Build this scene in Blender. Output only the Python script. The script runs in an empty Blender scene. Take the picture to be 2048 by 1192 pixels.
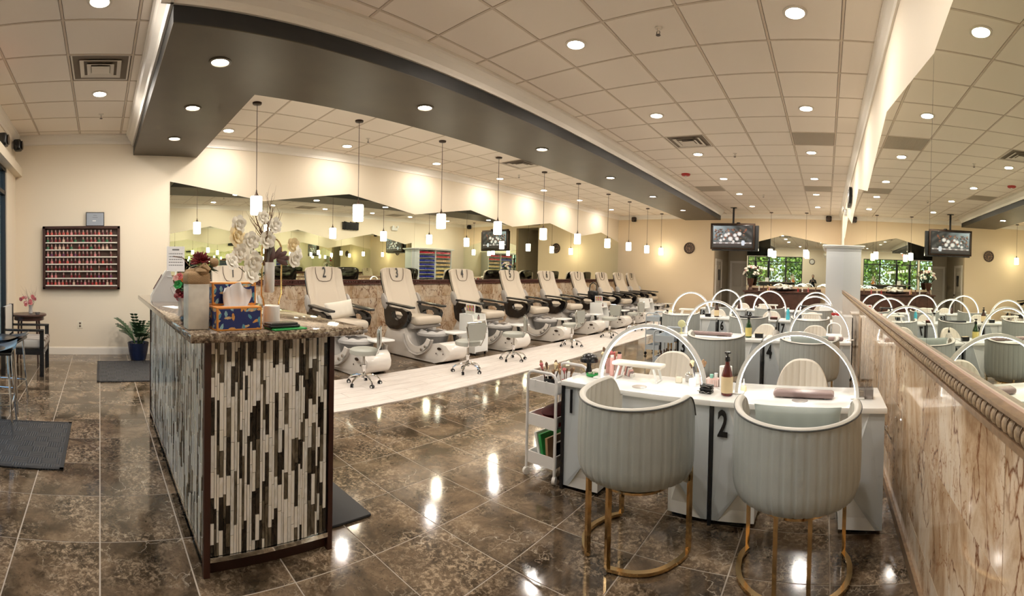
import bpy, bmesh, math, random
from mathutils import Matrix, Vector
PI = math.pi
S = bpy.context.scene
C = S.collection
rnd = random.Random(7)

# ---------------------------------------------------------------- camera, world, exposure
def make_camera():
    F, XV, V0 = 924.67, 1652.13, 557.64            # cylinder radius, forward column and horizon row of the 2048x1192 panorama
    AX, AY = math.radians(.027), math.radians(1.546)   # slight tilt of the sweep
    c = bpy.data.cameras.new('camera'); o = bpy.data.objects.new('camera', c); C.objects.link(o); S.camera = o
    c.type = 'PANO'; c.panorama_type = 'CENTRAL_CYLINDRICAL'
    thc = (1024 - XV) / F
    c.central_cylindrical_range_u_min = -1024 / F; c.central_cylindrical_range_u_max = 1024 / F
    c.central_cylindrical_range_v_min = -(1192 - V0) / F; c.central_cylindrical_range_v_max = V0 / F
    c.central_cylindrical_radius = 1
    cx, sx, cy, sy = math.cos(AX), math.sin(AX), math.cos(AY), math.sin(AY)
    T = (Matrix(((cy, 0, sy), (0, 1, 0), (-sy, 0, cy))) @ Matrix(((1, 0, 0), (0, cx, -sx), (0, sx, cx)))).transposed()
    f = T @ Vector((math.sin(thc), math.cos(thc), 0)); u = T @ Vector((0, 0, 1)); r = T @ Vector((math.cos(thc), -math.sin(thc), 0))
    o.matrix_world = Matrix(((r.x, u.x, -f.x, 0), (r.y, u.y, -f.y, 0), (r.z, u.z, -f.z, 1.509), (0, 0, 0, 1)))
make_camera()
W = bpy.data.worlds.new('sky'); S.world = W; W.use_nodes = True
_n = W.node_tree; _bg = _n.nodes['Background']
_sky = _n.nodes.new('ShaderNodeTexSky'); _sky.sky_type = 'HOSEK_WILKIE'; _sky.turbidity = 4
_sky.sun_direction = Vector((.3, .6, .6)).normalized()
_n.links.new(_sky.outputs[0], _bg.inputs[0]); _bg.inputs[1].default_value = 6.0
S.view_settings.view_transform = 'Standard'; S.view_settings.look = 'None'
S.view_settings.gamma = 1; S.view_settings.use_curve_mapping = False
S.view_settings.exposure = 0.70
_sn = bpy.data.lights.new('sun', 'SUN'); _sn.energy = 3.5; _sn.angle = .02; _sn.color = (1, .95, .86)
_so = bpy.data.objects.new('sun', _sn); C.objects.link(_so); _so.rotation_euler = Vector((.45, .75, .85)).to_track_quat('Z', 'Y').to_euler(); _so.location = (0, 0, 12)   # behind the building, lights the trees' near side
cy_ = S.cycles
cy_.use_adaptive_sampling = True; cy_.adaptive_threshold = .05; cy_.adaptive_min_samples = 12
cy_.max_bounces = 10; cy_.glossy_bounces = 7; cy_.diffuse_bounces = 5; cy_.transparent_max_bounces = 12; cy_.transmission_bounces = 8
cy_.use_denoising = True; cy_.caustics_reflective = False; cy_.caustics_refractive = False
cy_.sample_clamp_indirect = 6

# ---------------------------------------------------------------- materials
def nmat(name):
    m = bpy.data.materials.new(name); m.use_nodes = True
    return m, m.node_tree, m.node_tree.nodes['Principled BSDF']
def P(name, col, rough=.5, metal=0, coat=0, emit=None, es=0, bump=0, bscale=60, var=0, vscale=6, trans=0, alpha=1):
    m, t, b = nmat(name)
    b.inputs['Base Color'].default_value = (*col, 1); b.inputs['Roughness'].default_value = rough
    b.inputs['Metallic'].default_value = metal; b.inputs['Coat Weight'].default_value = coat; b.inputs['Coat Roughness'].default_value = .05
    b.inputs['Transmission Weight'].default_value = trans; b.inputs['Alpha'].default_value = alpha
    if emit: b.inputs['Emission Color'].default_value = (*emit, 1); b.inputs['Emission Strength'].default_value = es
    if bump or var:
        tc = t.nodes.new('ShaderNodeTexCoord')
    if var:
        n = t.nodes.new('ShaderNodeTexNoise'); n.inputs['Scale'].default_value = vscale; n.inputs['Detail'].default_value = 5
        t.links.new(tc.outputs['Object'], n.inputs['Vector'])
        r = t.nodes.new('ShaderNodeValToRGB'); r.color_ramp.elements[0].position = .3; r.color_ramp.elements[1].position = .7
        r.color_ramp.elements[0].color = tuple(c * (1 - var) for c in col) + (1,); r.color_ramp.elements[1].color = tuple(min(1, c * (1 + var)) for c in col) + (1,)
        t.links.new(n.outputs[0], r.inputs[0]); t.links.new(r.outputs[0], b.inputs['Base Color'])
    if bump:
        n = t.nodes.new('ShaderNodeTexNoise'); n.inputs['Scale'].default_value = bscale; n.inputs['Detail'].default_value = 3
        t.links.new(tc.outputs['Object'], n.inputs['Vector'])
        bp = t.nodes.new('ShaderNodeBump'); bp.inputs['Strength'].default_value = bump; bp.inputs['Distance'].default_value = .01
        t.links.new(n.outputs[0], bp.inputs['Height']); t.links.new(bp.outputs[0], b.inputs['Normal'])
    return m
def ramp(t, stops):
    r = t.nodes.new('ShaderNodeValToRGB'); e = r.color_ramp.elements
    while len(e) < len(stops): e.new(.5)
    for k, (p, c) in enumerate(stops): e[k].position = p; e[k].color = (*c, 1)
    return r
def world_coord(t, rand=6., scale=(1, 1, 1)):
    g = t.nodes.new('ShaderNodeNewGeometry'); oi = t.nodes.new('ShaderNodeObjectInfo')
    m = t.nodes.new('ShaderNodeVectorMath'); m.operation = 'MULTIPLY_ADD'; m.inputs[1].default_value = scale
    s = t.nodes.new('ShaderNodeMath'); s.operation = 'MULTIPLY'; s.inputs[1].default_value = rand
    t.links.new(oi.outputs['Random'], s.inputs[0]); t.links.new(g.outputs['Position'], m.inputs[0]); t.links.new(s.outputs[0], m.inputs[2])
    return m.outputs[0], oi
def noise(t, vec, scale, detail=6, rough=.6, dist=0):
    n = t.nodes.new('ShaderNodeTexNoise'); n.inputs['Scale'].default_value = scale; n.inputs['Detail'].default_value = detail
    n.inputs['Roughness'].default_value = rough; n.inputs['Distortion'].default_value = dist
    t.links.new(vec, n.inputs['Vector']); return n.outputs[0]
def mix(t, fac, a, b, mode='MIX'):
    m = t.nodes.new('ShaderNodeMix'); m.data_type = 'RGBA'; m.blend_type = mode
    for sock, v in ((m.inputs[0], fac), (m.inputs[6], a), (m.inputs[7], b)):
        if hasattr(v, 'links') or hasattr(v, 'is_linked'): t.links.new(v, sock)
        elif isinstance(v, (int, float)): sock.default_value = v
        else: sock.default_value = (*v, 1)
    return m.outputs[2]
def thin(t, fac, lo, hi):      # narrow band of a noise = a vein
    r = ramp(t, [(0, (0, 0, 0)), (lo, (0, 0, 0)), ((lo + hi) / 2, (1, 1, 1)), (hi, (0, 0, 0))]); t.links.new(fac, r.inputs[0]); return r.outputs[0]
def cracks(t, v, scale, width, warp):
    n = t.nodes.new('ShaderNodeTexNoise'); n.inputs['Scale'].default_value = scale * 1.7; n.inputs['Detail'].default_value = 6; t.links.new(v, n.inputs['Vector'])
    m = t.nodes.new('ShaderNodeVectorMath'); m.operation = 'MULTIPLY_ADD'; m.inputs[1].default_value = (warp,) * 3; t.links.new(n.outputs[1], m.inputs[0]); t.links.new(v, m.inputs[2])
    w = t.nodes.new('ShaderNodeTexVoronoi'); w.feature = 'DISTANCE_TO_EDGE'; w.inputs['Scale'].default_value = scale; t.links.new(m.outputs[0], w.inputs['Vector'])
    r = ramp(t, [(0, (1, 1, 1)), (width, (0, 0, 0))]); t.links.new(w.outputs[0], r.inputs[0]); return r.outputs[0]
def mul(t, x, y):
    m = t.nodes.new('ShaderNodeMath'); m.operation = 'MULTIPLY'; t.links.new(x, m.inputs[0]); t.links.new(y, m.inputs[1]); return m.outputs[0]
def mask(t, v, scale, lo, hi, k=1.):
    n = noise(t, v, scale, 4, .6); r = ramp(t, [(lo, (0, 0, 0)), (hi, (k, k, k))]); t.links.new(n, r.inputs[0]); return r.outputs[0]
def floor_marble():
    m, t, b = nmat('brown_marble_tile')
    v, oi = world_coord(t, 30)
    n1 = noise(t, v, 3.2, 9, .68, .4)
    base = ramp(t, [(.34, (.032, .022, .013)), (.46, (.072, .050, .030)), (.57, (.145, .10, .062)), (.70, (.28, .20, .125))]); t.links.new(n1, base.inputs[0])
    sp = noise(t, v, 34, 7, .75, .6); r = ramp(t, [(.47, (0, 0, 0)), (.60, (1, 1, 1))]); t.links.new(sp, r.inputs[0])
    c = mix(t, mul(t, r.outputs[0], mask(t, v, 2.4, .43, .60, .85)), base.outputs[0], (.46, .35, .24))
    sp2 = noise(t, v, 60, 5, .7, .3); r2 = ramp(t, [(.36, (1, 1, 1)), (.46, (0, 0, 0))]); t.links.new(sp2, r2.inputs[0])
    c = mix(t, mul(t, r2.outputs[0], mask(t, v, 3.3, .42, .58, .7)), c, (.03, .02, .013))
    c = mix(t, mul(t, cracks(t, v, 8, .04, .2), mask(t, v, 3.1, .52, .64, .75)), c, (.50, .42, .32))
    c = mix(t, mul(t, cracks(t, v, 3.1, .010, .3), mask(t, v, 2.2, .55, .62, .85)), c, (.58, .50, .40))
    t.links.new(c, b.inputs['Base Color']); b.inputs['Roughness'].default_value = .09
    b.inputs['Specular IOR Level'].default_value = .7
    return m
def wall_marble():
    m, t, b = nmat('polished_tan_marble')
    v0, oi = world_coord(t, 20, (1, 1, 1))
    mp = t.nodes.new('ShaderNodeMapping'); mp.inputs['Rotation'].default_value = (.65, 0, 0); mp.inputs['Scale'].default_value = (1, 1.35, .62); t.links.new(v0, mp.inputs[0]); v = mp.outputs[0]
    n1 = noise(t, v, 2.6, 10, .7, .6)
    base = ramp(t, [(.3, (.36, .20, .10)), (.42, (.60, .42, .26)), (.52, (.78, .62, .45)), (.68, (.88, .78, .64))]); t.links.new(n1, base.inputs[0])
    sp = noise(t, v, 22, 7, .75, .5); r = ramp(t, [(.54, (0, 0, 0)), (.68, (1, 1, 1))]); t.links.new(sp, r.inputs[0])
    c = mix(t, mul(t, r.outputs[0], mask(t, v, 2.2, .42, .58, .8)), base.outputs[0], (.36, .18, .085))
    c = mix(t, mul(t, cracks(t, v, 2.2, .03, .75), mask(t, v, 1.7, .42, .50, 1.)), c, (.20, .065, .018))
    c = mix(t, mul(t, cracks(t, v, 5.5, .045, .5), mask(t, v, 2.7, .45, .54, .95)), c, (.33, .14, .05))
    t.links.new(c, b.inputs['Base Color']); b.inputs['Roughness'].default_value = .04; b.inputs['Specular IOR Level'].default_value = .8
    return m
def granite():
    m, t, b = nmat('brown_granite')
    g = t.nodes.new('ShaderNodeNewGeometry')
    n1 = noise(t, g.outputs['Position'], 55, 6, .7); n2 = noise(t, g.outputs['Position'], 18, 5, .6)
    base = ramp(t, [(.36, (.03, .02, .015)), (.46, (.16, .11, .075)), (.55, (.33, .26, .19)), (.68, (.6, .52, .42))]); t.links.new(n1, base.inputs[0])
    r2 = ramp(t, [(.4, (.6, .55, .5)), (.6, (1.2, 1.2, 1.15))]); t.links.new(n2, r2.inputs[0])
    t.links.new(mix(t, .6, base.outputs[0], r2.outputs[0], 'MULTIPLY'), b.inputs['Base Color']); b.inputs['Roughness'].default_value = .06
    b.inputs['Specular IOR Level'].default_value = .8
    return m
def mosaic(name, a, bcol):
    m, t, b = nmat(name)
    v, oi = world_coord(t, 40, (1, 1, .35))
    n = noise(t, v, 26, 4, .6, 1.5)
    r = ramp(t, [(.35, a), (.65, bcol)]); t.links.new(n, r.inputs[0]); t.links.new(r.outputs[0], b.inputs['Base Color'])
    b.inputs['Roughness'].default_value = .08; b.inputs['Specular IOR Level'].default_value = .7
    return m
def plank():
    m, t, b = nmat('white_washed_plank')
    v, oi = world_coord(t, 20, (6, .6, 1))
    n = noise(t, v, 5, 6, .65)
    r = ramp(t, [(.3, (.62, .55, .50)), (.6, (.80, .74, .69))]); t.links.new(n, r.inputs[0]); t.links.new(r.outputs[0], b.inputs['Base Color'])
    b.inputs['Roughness'].default_value = .35
    return m
def attr_mat(name, rough=.4, es=0):
    m, t, b = nmat(name)
    a = t.nodes.new('ShaderNodeAttribute'); a.attribute_name = 'Col'
    t.links.new(a.outputs[0], b.inputs['Base Color']); b.inputs['Roughness'].default_value = rough
    if es:
        t.links.remove(b.inputs['Base Color'].links[0]); b.inputs['Base Color'].default_value = (.01, .01, .01, 1)
        t.links.new(a.outputs[0], b.inputs['Emission Color']); b.inputs['Emission Strength'].default_value = es
    return m
def rugmat():
    m, t, b = nmat('black_ribbed_rubber')
    g = t.nodes.new('ShaderNodeNewGeometry')
    ck = t.nodes.new('ShaderNodeTexChecker'); ck.inputs['Scale'].default_value = 9
    ck.inputs[1].default_value = (0, 0, 0, 1); ck.inputs[2].default_value = (1, 1, 1, 1)
    w1 = t.nodes.new('ShaderNodeTexWave'); w1.bands_direction = 'X'; w1.inputs['Scale'].default_value = 16
    w2 = t.nodes.new('ShaderNodeTexWave'); w2.bands_direction = 'Y'; w2.inputs['Scale'].default_value = 16
    for n in (ck, w1, w2): t.links.new(g.outputs['Position'], n.inputs['Vector'])
    h = mix(t, ck.outputs['Fac'], w1.outputs[0], w2.outputs[0])
    bp = t.nodes.new('ShaderNodeBump'); bp.inputs['Strength'].default_value = .9; bp.inputs['Distance'].default_value = .006
    t.links.new(h, bp.inputs['Height']); t.links.new(bp.outputs[0], b.inputs['Normal'])
    r = ramp(t, [(0, (.010, .010, .011)), (1, (.085, .085, .088))]); t.links.new(h, r.inputs[0]); t.links.new(r.outputs[0], b.inputs['Base Color'])
    b.inputs['Roughness'].default_value = .6
    return m
def winglass():
    m = bpy.data.materials.new('window_glass'); m.use_nodes = True; t = m.node_tree; t.nodes.clear()
    o = t.nodes.new('ShaderNodeOutputMaterial'); a = t.nodes.new('ShaderNodeBsdfTransparent'); g = t.nodes.new('ShaderNodeBsdfGlossy'); g.inputs['Roughness'].default_value = 0
    x = t.nodes.new('ShaderNodeMixShader'); x.inputs[0].default_value = .08
    a.inputs[0].default_value = (.9, .95, .92, 1)
    t.links.new(a.outputs[0], x.inputs[1]); t.links.new(g.outputs[0], x.inputs[2]); t.links.new(x.outputs[0], o.inputs[0]); return m
def clearplastic(name, col, f=.75):
    m = bpy.data.materials.new(name); m.use_nodes = True; t = m.node_tree; b = t.nodes['Principled BSDF']; o = t.nodes['Material Output']
    b.inputs['Base Color'].default_value = (*col, 1); b.inputs['Roughness'].default_value = .08
    a = t.nodes.new('ShaderNodeBsdfTransparent'); x = t.nodes.new('ShaderNodeMixShader'); x.inputs[0].default_value = f
    t.links.new(b.outputs[0], x.inputs[1]); t.links.new(a.outputs[0], x.inputs[2]); t.links.new(x.outputs[0], o.inputs[0]); return m
M = dict(
 wall=P('cream_paint', (.78, .69, .55), .75, bump=.05, bscale=90), endwall=P('pendant_tinted_cream_paint', (.74, .60, .41), .75, bump=.05, bscale=90),  # far wall: the pendants' yellow light is put into its paint colour
 ceil=P('ceiling_tile_white', (.90, .82, .72), .9, bump=.12, bscale=220), grid=P('ceiling_grid_metal', (.66, .56, .45), .6), dark=P('ceiling_shadow_gap', (.16, .11, .08), .9),
 trim=P('white_trim_paint', (.82, .77, .69), .45), soffit=P('dark_bronze_paint', (.085, .064, .038), .5, var=.12, vscale=2), black_paint=P('black_paint', (.018, .017, .015), .5),
 floor=floor_marble(), marble=wall_marble(), granite=granite(), plank=plank(), grout=P('grout', (.46, .40, .33), .8),
 mirror=P('mirror_silver', (.88, .92, .80), 0, 1), rail=P('antique_wood_rail', (.26, .17, .10), .35, var=.3, vscale=30), railbead=P('antique_gold_bead', (.44, .32, .2), .35, var=.3, vscale=60), rail_dark=P('dark_red_wood', (.10, .035, .025), .3), railpink=P('pale_rail_lip', (.72, .55, .45), .3),
 grey=P('grey_leather', (.40, .43, .415), .38, bump=.06, bscale=160), grey_in=P('pale_grey_leather', (.60, .58, .52), .4, bump=.05, bscale=160), piping=P('dark_piping', (.06, .065, .065), .5),
 gold=P('brushed_gold', (.74, .52, .26), .14, 1), chrome=P('chrome', (.75, .75, .75), .08, 1), white=P('white_gloss', (.84, .85, .83), .2), whitem=P('white_matte', (.78, .76, .72), .6), desk=P('pale_grey_laminate', (.50, .55, .58), .3), desk2=P('light_grey_laminate', (.66, .69, .70), .3),
 black=P('black_plastic', (.012, .012, .013), .25), blackl=P('black_gloss', (.008, .007, .007), .08, coat=.5), cream=P('cream_leather', (.56, .485, .39), .42, bump=.08, bscale=60), creamd=P('seam_brown', (.16, .12, .09), .6), shell=P('ivory_upholstery', (.70, .65, .56), .5),
 tub=P('pearl_white_acrylic', (.74, .70, .65), .15, coat=.3), tubg=P('grey_acrylic_trim', (.42, .39, .36), .2), basin=P('grey_glass_basin', (.15, .145, .14), .15, bump=.4, bscale=120), liner=clearplastic('clear_liner', (.7, .68, .66), .45),
 pillow=P('pillow_grey_green', (.33, .38, .355), .5), stool=P('stool_grey_vinyl', (.42, .43, .39), .4), wood=P('dark_cherry_wood', (.05, .018, .012), .3), woodm=P('reddish_brown_wood', (.085, .034, .02), .35, var=.3, vscale=8), tan=P('tan_wood', (.42, .26, .14), .5, var=.2, vscale=12),
 lamp=P('lamp_glow', (1, .95, .85), .5, emit=(1, .93, .80), es=26), shade=P('pendant_shade_glow', (1, .95, .85), .5, emit=(1, .88, .66), es=16), strip=P('led_strip_glow', (1, 1, 1), .5, emit=(1, .96, .9), es=7), bronze=P('dark_bronze_metal', (.05, .03, .02), .35, .6),
 rug=rugmat(), red=P('red_plastic', (.45, .03, .03), .4), dred=P('dark_maroon_cloth', (.07, .012, .012), .8), green=P('green_plastic', (.03, .35, .08), .4), leaf=P('dark_green_leaf', (.025, .06, .022), .35, var=.3, vscale=20), navy=P('navy_ceramic', (.012, .02, .06), .25), soil=P('soil', (.03, .02, .015), .9),
 pink=P('pink_plastic', (.75, .42, .38), .4), hotpink=P('coral_pink_petal', (.6, .16, .16), .6), orange=P('orange_edge', (.8, .32, .07), .5), paper=P('white_paper', (.85, .84, .82), .8), tissue=P('soft_tissue', (.85, .85, .87), .9), burlap=P('tan_burlap', (.42, .28, .15), .9, bump=.5, bscale=200), washed=P('whitewashed_wood', (.72, .69, .62), .6, var=.22, vscale=9),
 petal=P('ivory_petal', (.95, .92, .82), .6), yellow=P('pale_yellow_petal', (.92, .78, .48), .6), branch=P('brown_branch', (.16, .09, .05), .7), dleaf=P('maroon_leaf', (.07, .02, .015), .5), plum=P('mauve_vinyl', (.28, .2, .19), .25), amber=P('amber_glass', (.12, .012, .008), .06, coat=.4), label=P('cream_label', (.75, .6, .36), .5), gglass=P('green_glass', (.015, .06, .02), .06, coat=.4), glabel=P('yellow_label', (.7, .6, .2), .5), blue=P('sky_blue_plastic', (.08, .5, .62), .3), mint=P('mint_plastic', (.25, .6, .5), .4), acr=clearplastic('clear_acrylic', (.6, .58, .55), .6), smoke=clearplastic('smoky_acrylic', (.25, .22, .2), .45),
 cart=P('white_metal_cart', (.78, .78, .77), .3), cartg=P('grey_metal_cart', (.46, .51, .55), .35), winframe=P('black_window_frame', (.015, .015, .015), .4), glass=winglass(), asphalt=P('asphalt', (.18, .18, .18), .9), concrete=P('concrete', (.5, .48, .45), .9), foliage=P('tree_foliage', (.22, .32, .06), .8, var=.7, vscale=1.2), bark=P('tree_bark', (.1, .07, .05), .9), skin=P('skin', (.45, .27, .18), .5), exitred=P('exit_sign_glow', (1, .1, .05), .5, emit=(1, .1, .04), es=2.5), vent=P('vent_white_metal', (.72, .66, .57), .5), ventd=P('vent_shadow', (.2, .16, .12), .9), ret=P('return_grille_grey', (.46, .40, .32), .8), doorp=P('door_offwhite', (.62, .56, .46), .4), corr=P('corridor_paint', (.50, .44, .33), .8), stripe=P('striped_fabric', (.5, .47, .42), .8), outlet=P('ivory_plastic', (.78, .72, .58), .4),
 paint=attr_mat('printed_picture', .4), screen=attr_mat('screen_picture', .25, .75), terra=P('terracotta', (.3, .12, .06), .6), berry=P('dark_red_berry', (.18, .015, .02), .4), mat_edge=P('black_rubber', (.02, .02, .022), .6), greyp=P('light_grey_plastic', (.62, .62, .62), .35), fanp=P('pale_lime_plastic', (.72, .72, .4), .4))

# ---------------------------------------------------------------- mesh helpers
KIDS = {}
class MB:
    def __init__(s): s.v = []; s.f = []
    def add(s, vs, fs):
        n = len(s.v); s.v += [tuple(v) for v in vs]; s.f += [tuple(i + n for i in f) for f in fs]; return s
    def box(s, x0, x1, y0, y1, z0, z1, M4=None):
        vs = [(x, y, z) for z in (z0, z1) for y in (y0, y1) for x in (x0, x1)]
        if M4: vs = [M4 @ Vector(v) for v in vs]
        return s.add(vs, [(0, 2, 3, 1), (4, 5, 7, 6), (0, 1, 5, 4), (2, 6, 7, 3), (0, 4, 6, 2), (1, 3, 7, 5)])
    def prism(s, poly, a, b, axis='y'):
        n = len(poly)
        def mk(p, t): return (p[0], t, p[1]) if axis == 'y' else ((t, p[0], p[1]) if axis == 'x' else (p[0], p[1], t))
        vs = [mk(p, a) for p in poly] + [mk(p, b) for p in poly]
        fs = [tuple(range(n)), tuple(range(2 * n - 1, n - 1, -1))] + [(i, i + n, (i + 1) % n + n, (i + 1) % n) for i in range(n)]
        return s.add(vs, fs)
    def lathe(s, prof, n=20, c=(0, 0, 0), M4=None):
        vs = []; fs = []; k = len(prof)
        for i in range(n):
            a = 2 * PI * i / n
            for r, z in prof:
                v = Vector((c[0] + r * math.cos(a), c[1] + r * math.sin(a), c[2] + z)); vs.append(M4 @ v if M4 else v)
        for i in range(n):
            j = (i + 1) % n
            for q in range(k - 1): fs.append((i * k + q, j * k + q, j * k + q + 1, i * k + q + 1))
        if prof[0][0] > 1e-6: fs.append(tuple(i * k for i in range(n))[::-1])
        if prof[-1][0] > 1e-6: fs.append(tuple(i * k + k - 1 for i in range(n)))
        return s.add(vs, fs)
    def tube(s, pts, r, n=8, closed=False, flat=None):
        pts = [Vector(p) for p in pts]; m = len(pts); rs = r if isinstance(r, (list, tuple)) else [r] * m
        vs = []; fs = []; up = None
        for i, p in enumerate(pts):
            d = (pts[(i + 1) % m] - pts[i - 1]) if closed else (pts[min(i + 1, m - 1)] - pts[max(i - 1, 0)])
            if d.length < 1e-9: d = Vector((0, 0, 1))
            d.normalize()
            if up is None: up = Vector((0, 0, 1)) if abs(d.z) < .9 else Vector((1, 0, 0))
            a = d.cross(up)
            if a.length < 1e-4: a = d.cross(Vector((1, 0, 0)))
            a.normalize(); b = a.cross(d).normalized(); up = b
            for k in range(n):
                t = 2 * PI * k / n + (PI / 4 if n == 4 else 0); fx, fy = (flat if flat else (1, 1))
                vs.append(p + a * (math.cos(t) * rs[i] * fx) + b * (math.sin(t) * rs[i] * fy))
        for i in range(m if closed else m - 1):
            j = (i + 1) % m
            for k in range(n): fs.append((i * n + k, i * n + (k + 1) % n, j * n + (k + 1) % n, j * n + k))
        if not closed: fs.append(tuple(range(n))[::-1]); fs.append(tuple((m - 1) * n + k for k in range(n)))
        return s.add(vs, fs)
    def sphere(s, c, r, n=10, m=6, M4=None):
        rx, ry, rz = r if isinstance(r, (list, tuple)) else (r, r, r)
        vs = [(0, 0, rz)]; fs = []
        for i in range(1, m):
            for k in range(n):
                a = 2 * PI * k / n; t = PI * i / m; vs.append((rx * math.sin(t) * math.cos(a), ry * math.sin(t) * math.sin(a), rz * math.cos(t)))
        vs.append((0, 0, -rz)); e = len(vs) - 1
        for k in range(n):
            fs.append((0, 1 + k, 1 + (k + 1) % n)); fs.append((e, e - n + (k + 1) % n, e - n + k))
            for i in range(m - 2): fs.append((1 + i * n + k, 1 + (i + 1) * n + k, 1 + (i + 1) * n + (k + 1) % n, 1 + i * n + (k + 1) % n))
        vs = [Vector(v) for v in vs]
        if M4: vs = [M4 @ v for v in vs]
        return s.add([v + Vector(c) for v in vs], fs)
    def grid(s, fn, nu, nv, cu=False):
        vs = [fn(i / nu, j / nv) for i in range(nu if cu else nu + 1) for j in range(nv + 1)]; fs = []; N = nu if cu else nu + 1
        for i in range(nu):
            for j in range(nv):
                a = i * (nv + 1) + j; b = ((i + 1) % N) * (nv + 1) + j; fs.append((a, b, b + 1, a + 1))
        return s.add(vs, fs)
    def rbox(s, x0, x1, y0, y1, z0, z1, r=.01, seg=2, M4=None):
        bm = bmesh.new(); bmesh.ops.create_cube(bm, size=1)
        for v in bm.verts: v.co = Vector(((x0 + x1) / 2 + v.co.x * (x1 - x0), (y0 + y1) / 2 + v.co.y * (y1 - y0), (z0 + z1) / 2 + v.co.z * (z1 - z0)))
        bmesh.ops.bevel(bm, geom=list(bm.edges), offset=min(r, .49 * min(x1 - x0, y1 - y0, z1 - z0)), segments=seg, affect='EDGES', profile=.5)
        bm.verts.index_update(); vs = [M4 @ v.co if M4 else v.co.copy() for v in bm.verts]; fs = [tuple(v.index for v in f.verts) for f in bm.faces]; bm.free()
        return s.add(vs, fs)
    def mesh(s, name, mat, smooth=True, ang=38, fix=True):
        me = bpy.data.meshes.new(name); me.from_pydata(s.v, [], s.f); me.validate()
        if fix:
            bm = bmesh.new(); bm.from_mesh(me); bmesh.ops.recalc_face_normals(bm, faces=bm.faces); bm.to_mesh(me); bm.free()
        me.materials.append(mat)
        if smooth: me.shade_smooth(); me.set_sharp_from_angle(angle=math.radians(ang))
        return me
    def build(s, name, mat, parent=None, loc=None, rz=0, **k):
        return link(name, s.mesh(name, M[mat] if isinstance(mat, str) else mat, **k), parent, loc, rz)
def link(name, me, parent=None, loc=None, rz=0):
    o = bpy.data.objects.new(name, me); C.objects.link(o)
    if parent: o.parent = parent; KIDS.setdefault(parent.name, []).append(o)
    if loc: o.location = loc
    if rz: o.rotation_euler = (0, 0, rz)
    return o
def tag(o, label=None, cat=None, group=None, kind=None):
    if label: o['label'] = label
    if cat: o['category'] = cat
    if group: o['group'] = group
    if kind: o['kind'] = kind
    return o
def thing(name, label, cat, loc=(0, 0, 0), rz=0, group=None):
    o = bpy.data.objects.new(name, None); C.objects.link(o); o.location = loc; o.rotation_euler = (0, 0, rz); o.empty_display_size = .1
    return tag(o, label, cat, group)
def dup(root, loc, rz=0, label=None, group=None, skip=()):
    def cp(o, par):
        c = o.copy(); C.objects.link(c)
        if par: c.parent = par
        for ch in KIDS.get(o.name, ()):
            if ch.name.split('.')[0] in skip: continue
            cp(ch, c)
        return c
    r = cp(root, None); r.location = loc; r.rotation_euler = (0, 0, rz)
    if label: r['label'] = label
    if group: r['group'] = group
    return r
def struct(name, mb, mat, parent=None, kind='structure', **k):
    o = mb.build(name, mat, parent, **k)
    if not parent: o['kind'] = kind
    return o
def text_mesh(txt, size, bold=.0, sx=1.0, depth=.002):
    cu = bpy.data.curves.new('t', 'FONT'); cu.body = txt; cu.size = size; cu.offset = bold; cu.extrude = depth; cu.align_x = 'CENTER'; cu.align_y = 'CENTER'; cu.resolution_u = 3
    o = bpy.data.objects.new('t', cu); C.objects.link(o); bpy.context.view_layer.update()
    me = bpy.data.meshes.new_from_object(o.evaluated_get(bpy.context.evaluated_depsgraph_get())); bpy.data.objects.remove(o)
    for v in me.vertices: v.co.x *= sx
    return me
def text(name, txt, size, parent, M4, mat, bold=0, sx=1.0, depth=.002):
    me = text_mesh(txt, size, bold, sx, depth); me.transform(M4); me.materials.clear(); me.materials.append(M[mat])
    return link(name, me, parent)
def painted(name, w, h, nx, ny, fn, mat, parent, M4):     # flat print: colour per face
    vs = [M4 @ Vector((w * i / nx - w / 2, h * j / ny - h / 2, 0)) for j in range(ny + 1) for i in range(nx + 1)]
    fs = [(j * (nx + 1) + i, j * (nx + 1) + i + 1, (j + 1) * (nx + 1) + i + 1, (j + 1) * (nx + 1) + i) for j in range(ny) for i in range(nx)]
    me = bpy.data.meshes.new(name); me.from_pydata(vs, [], fs); ca = me.color_attributes.new('Col', 'FLOAT_COLOR', 'CORNER'); cols = []
    for j in range(ny):
        for i in range(nx): cols += [*fn((i + .5) / nx, (j + .5) / ny), 1] * 4
    ca.data.foreach_set('color', cols); me.materials.append(M[mat]); return link(name, me, parent)
RX = Matrix.Rotation(PI / 2, 4, 'X')      # stands a flat shape up, facing -Y
FACE_Y = RX
FACE_X = Matrix.Rotation(PI / 2, 4, 'Z') @ RX   # stands it up, facing +X
FACE_NX = Matrix.Rotation(-PI / 2, 4, 'Z') @ RX
def T4(x, y, z): return Matrix.Translation((x, y, z))
def area(loc, size, power, col=(1, .92, .83), spread=PI):
    l = bpy.data.lights.new('downlight_lamp', 'AREA'); l.shape = 'DISK'; l.size = size; l.energy = power; l.color = col; l.spread = spread
    return l
# ---------------------------------------------------------------- the room
XL, XR, YF, YE, ZC = -7.9, .49, -1.45, 16.3, 3.73
TX, TY = .51, .455
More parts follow.
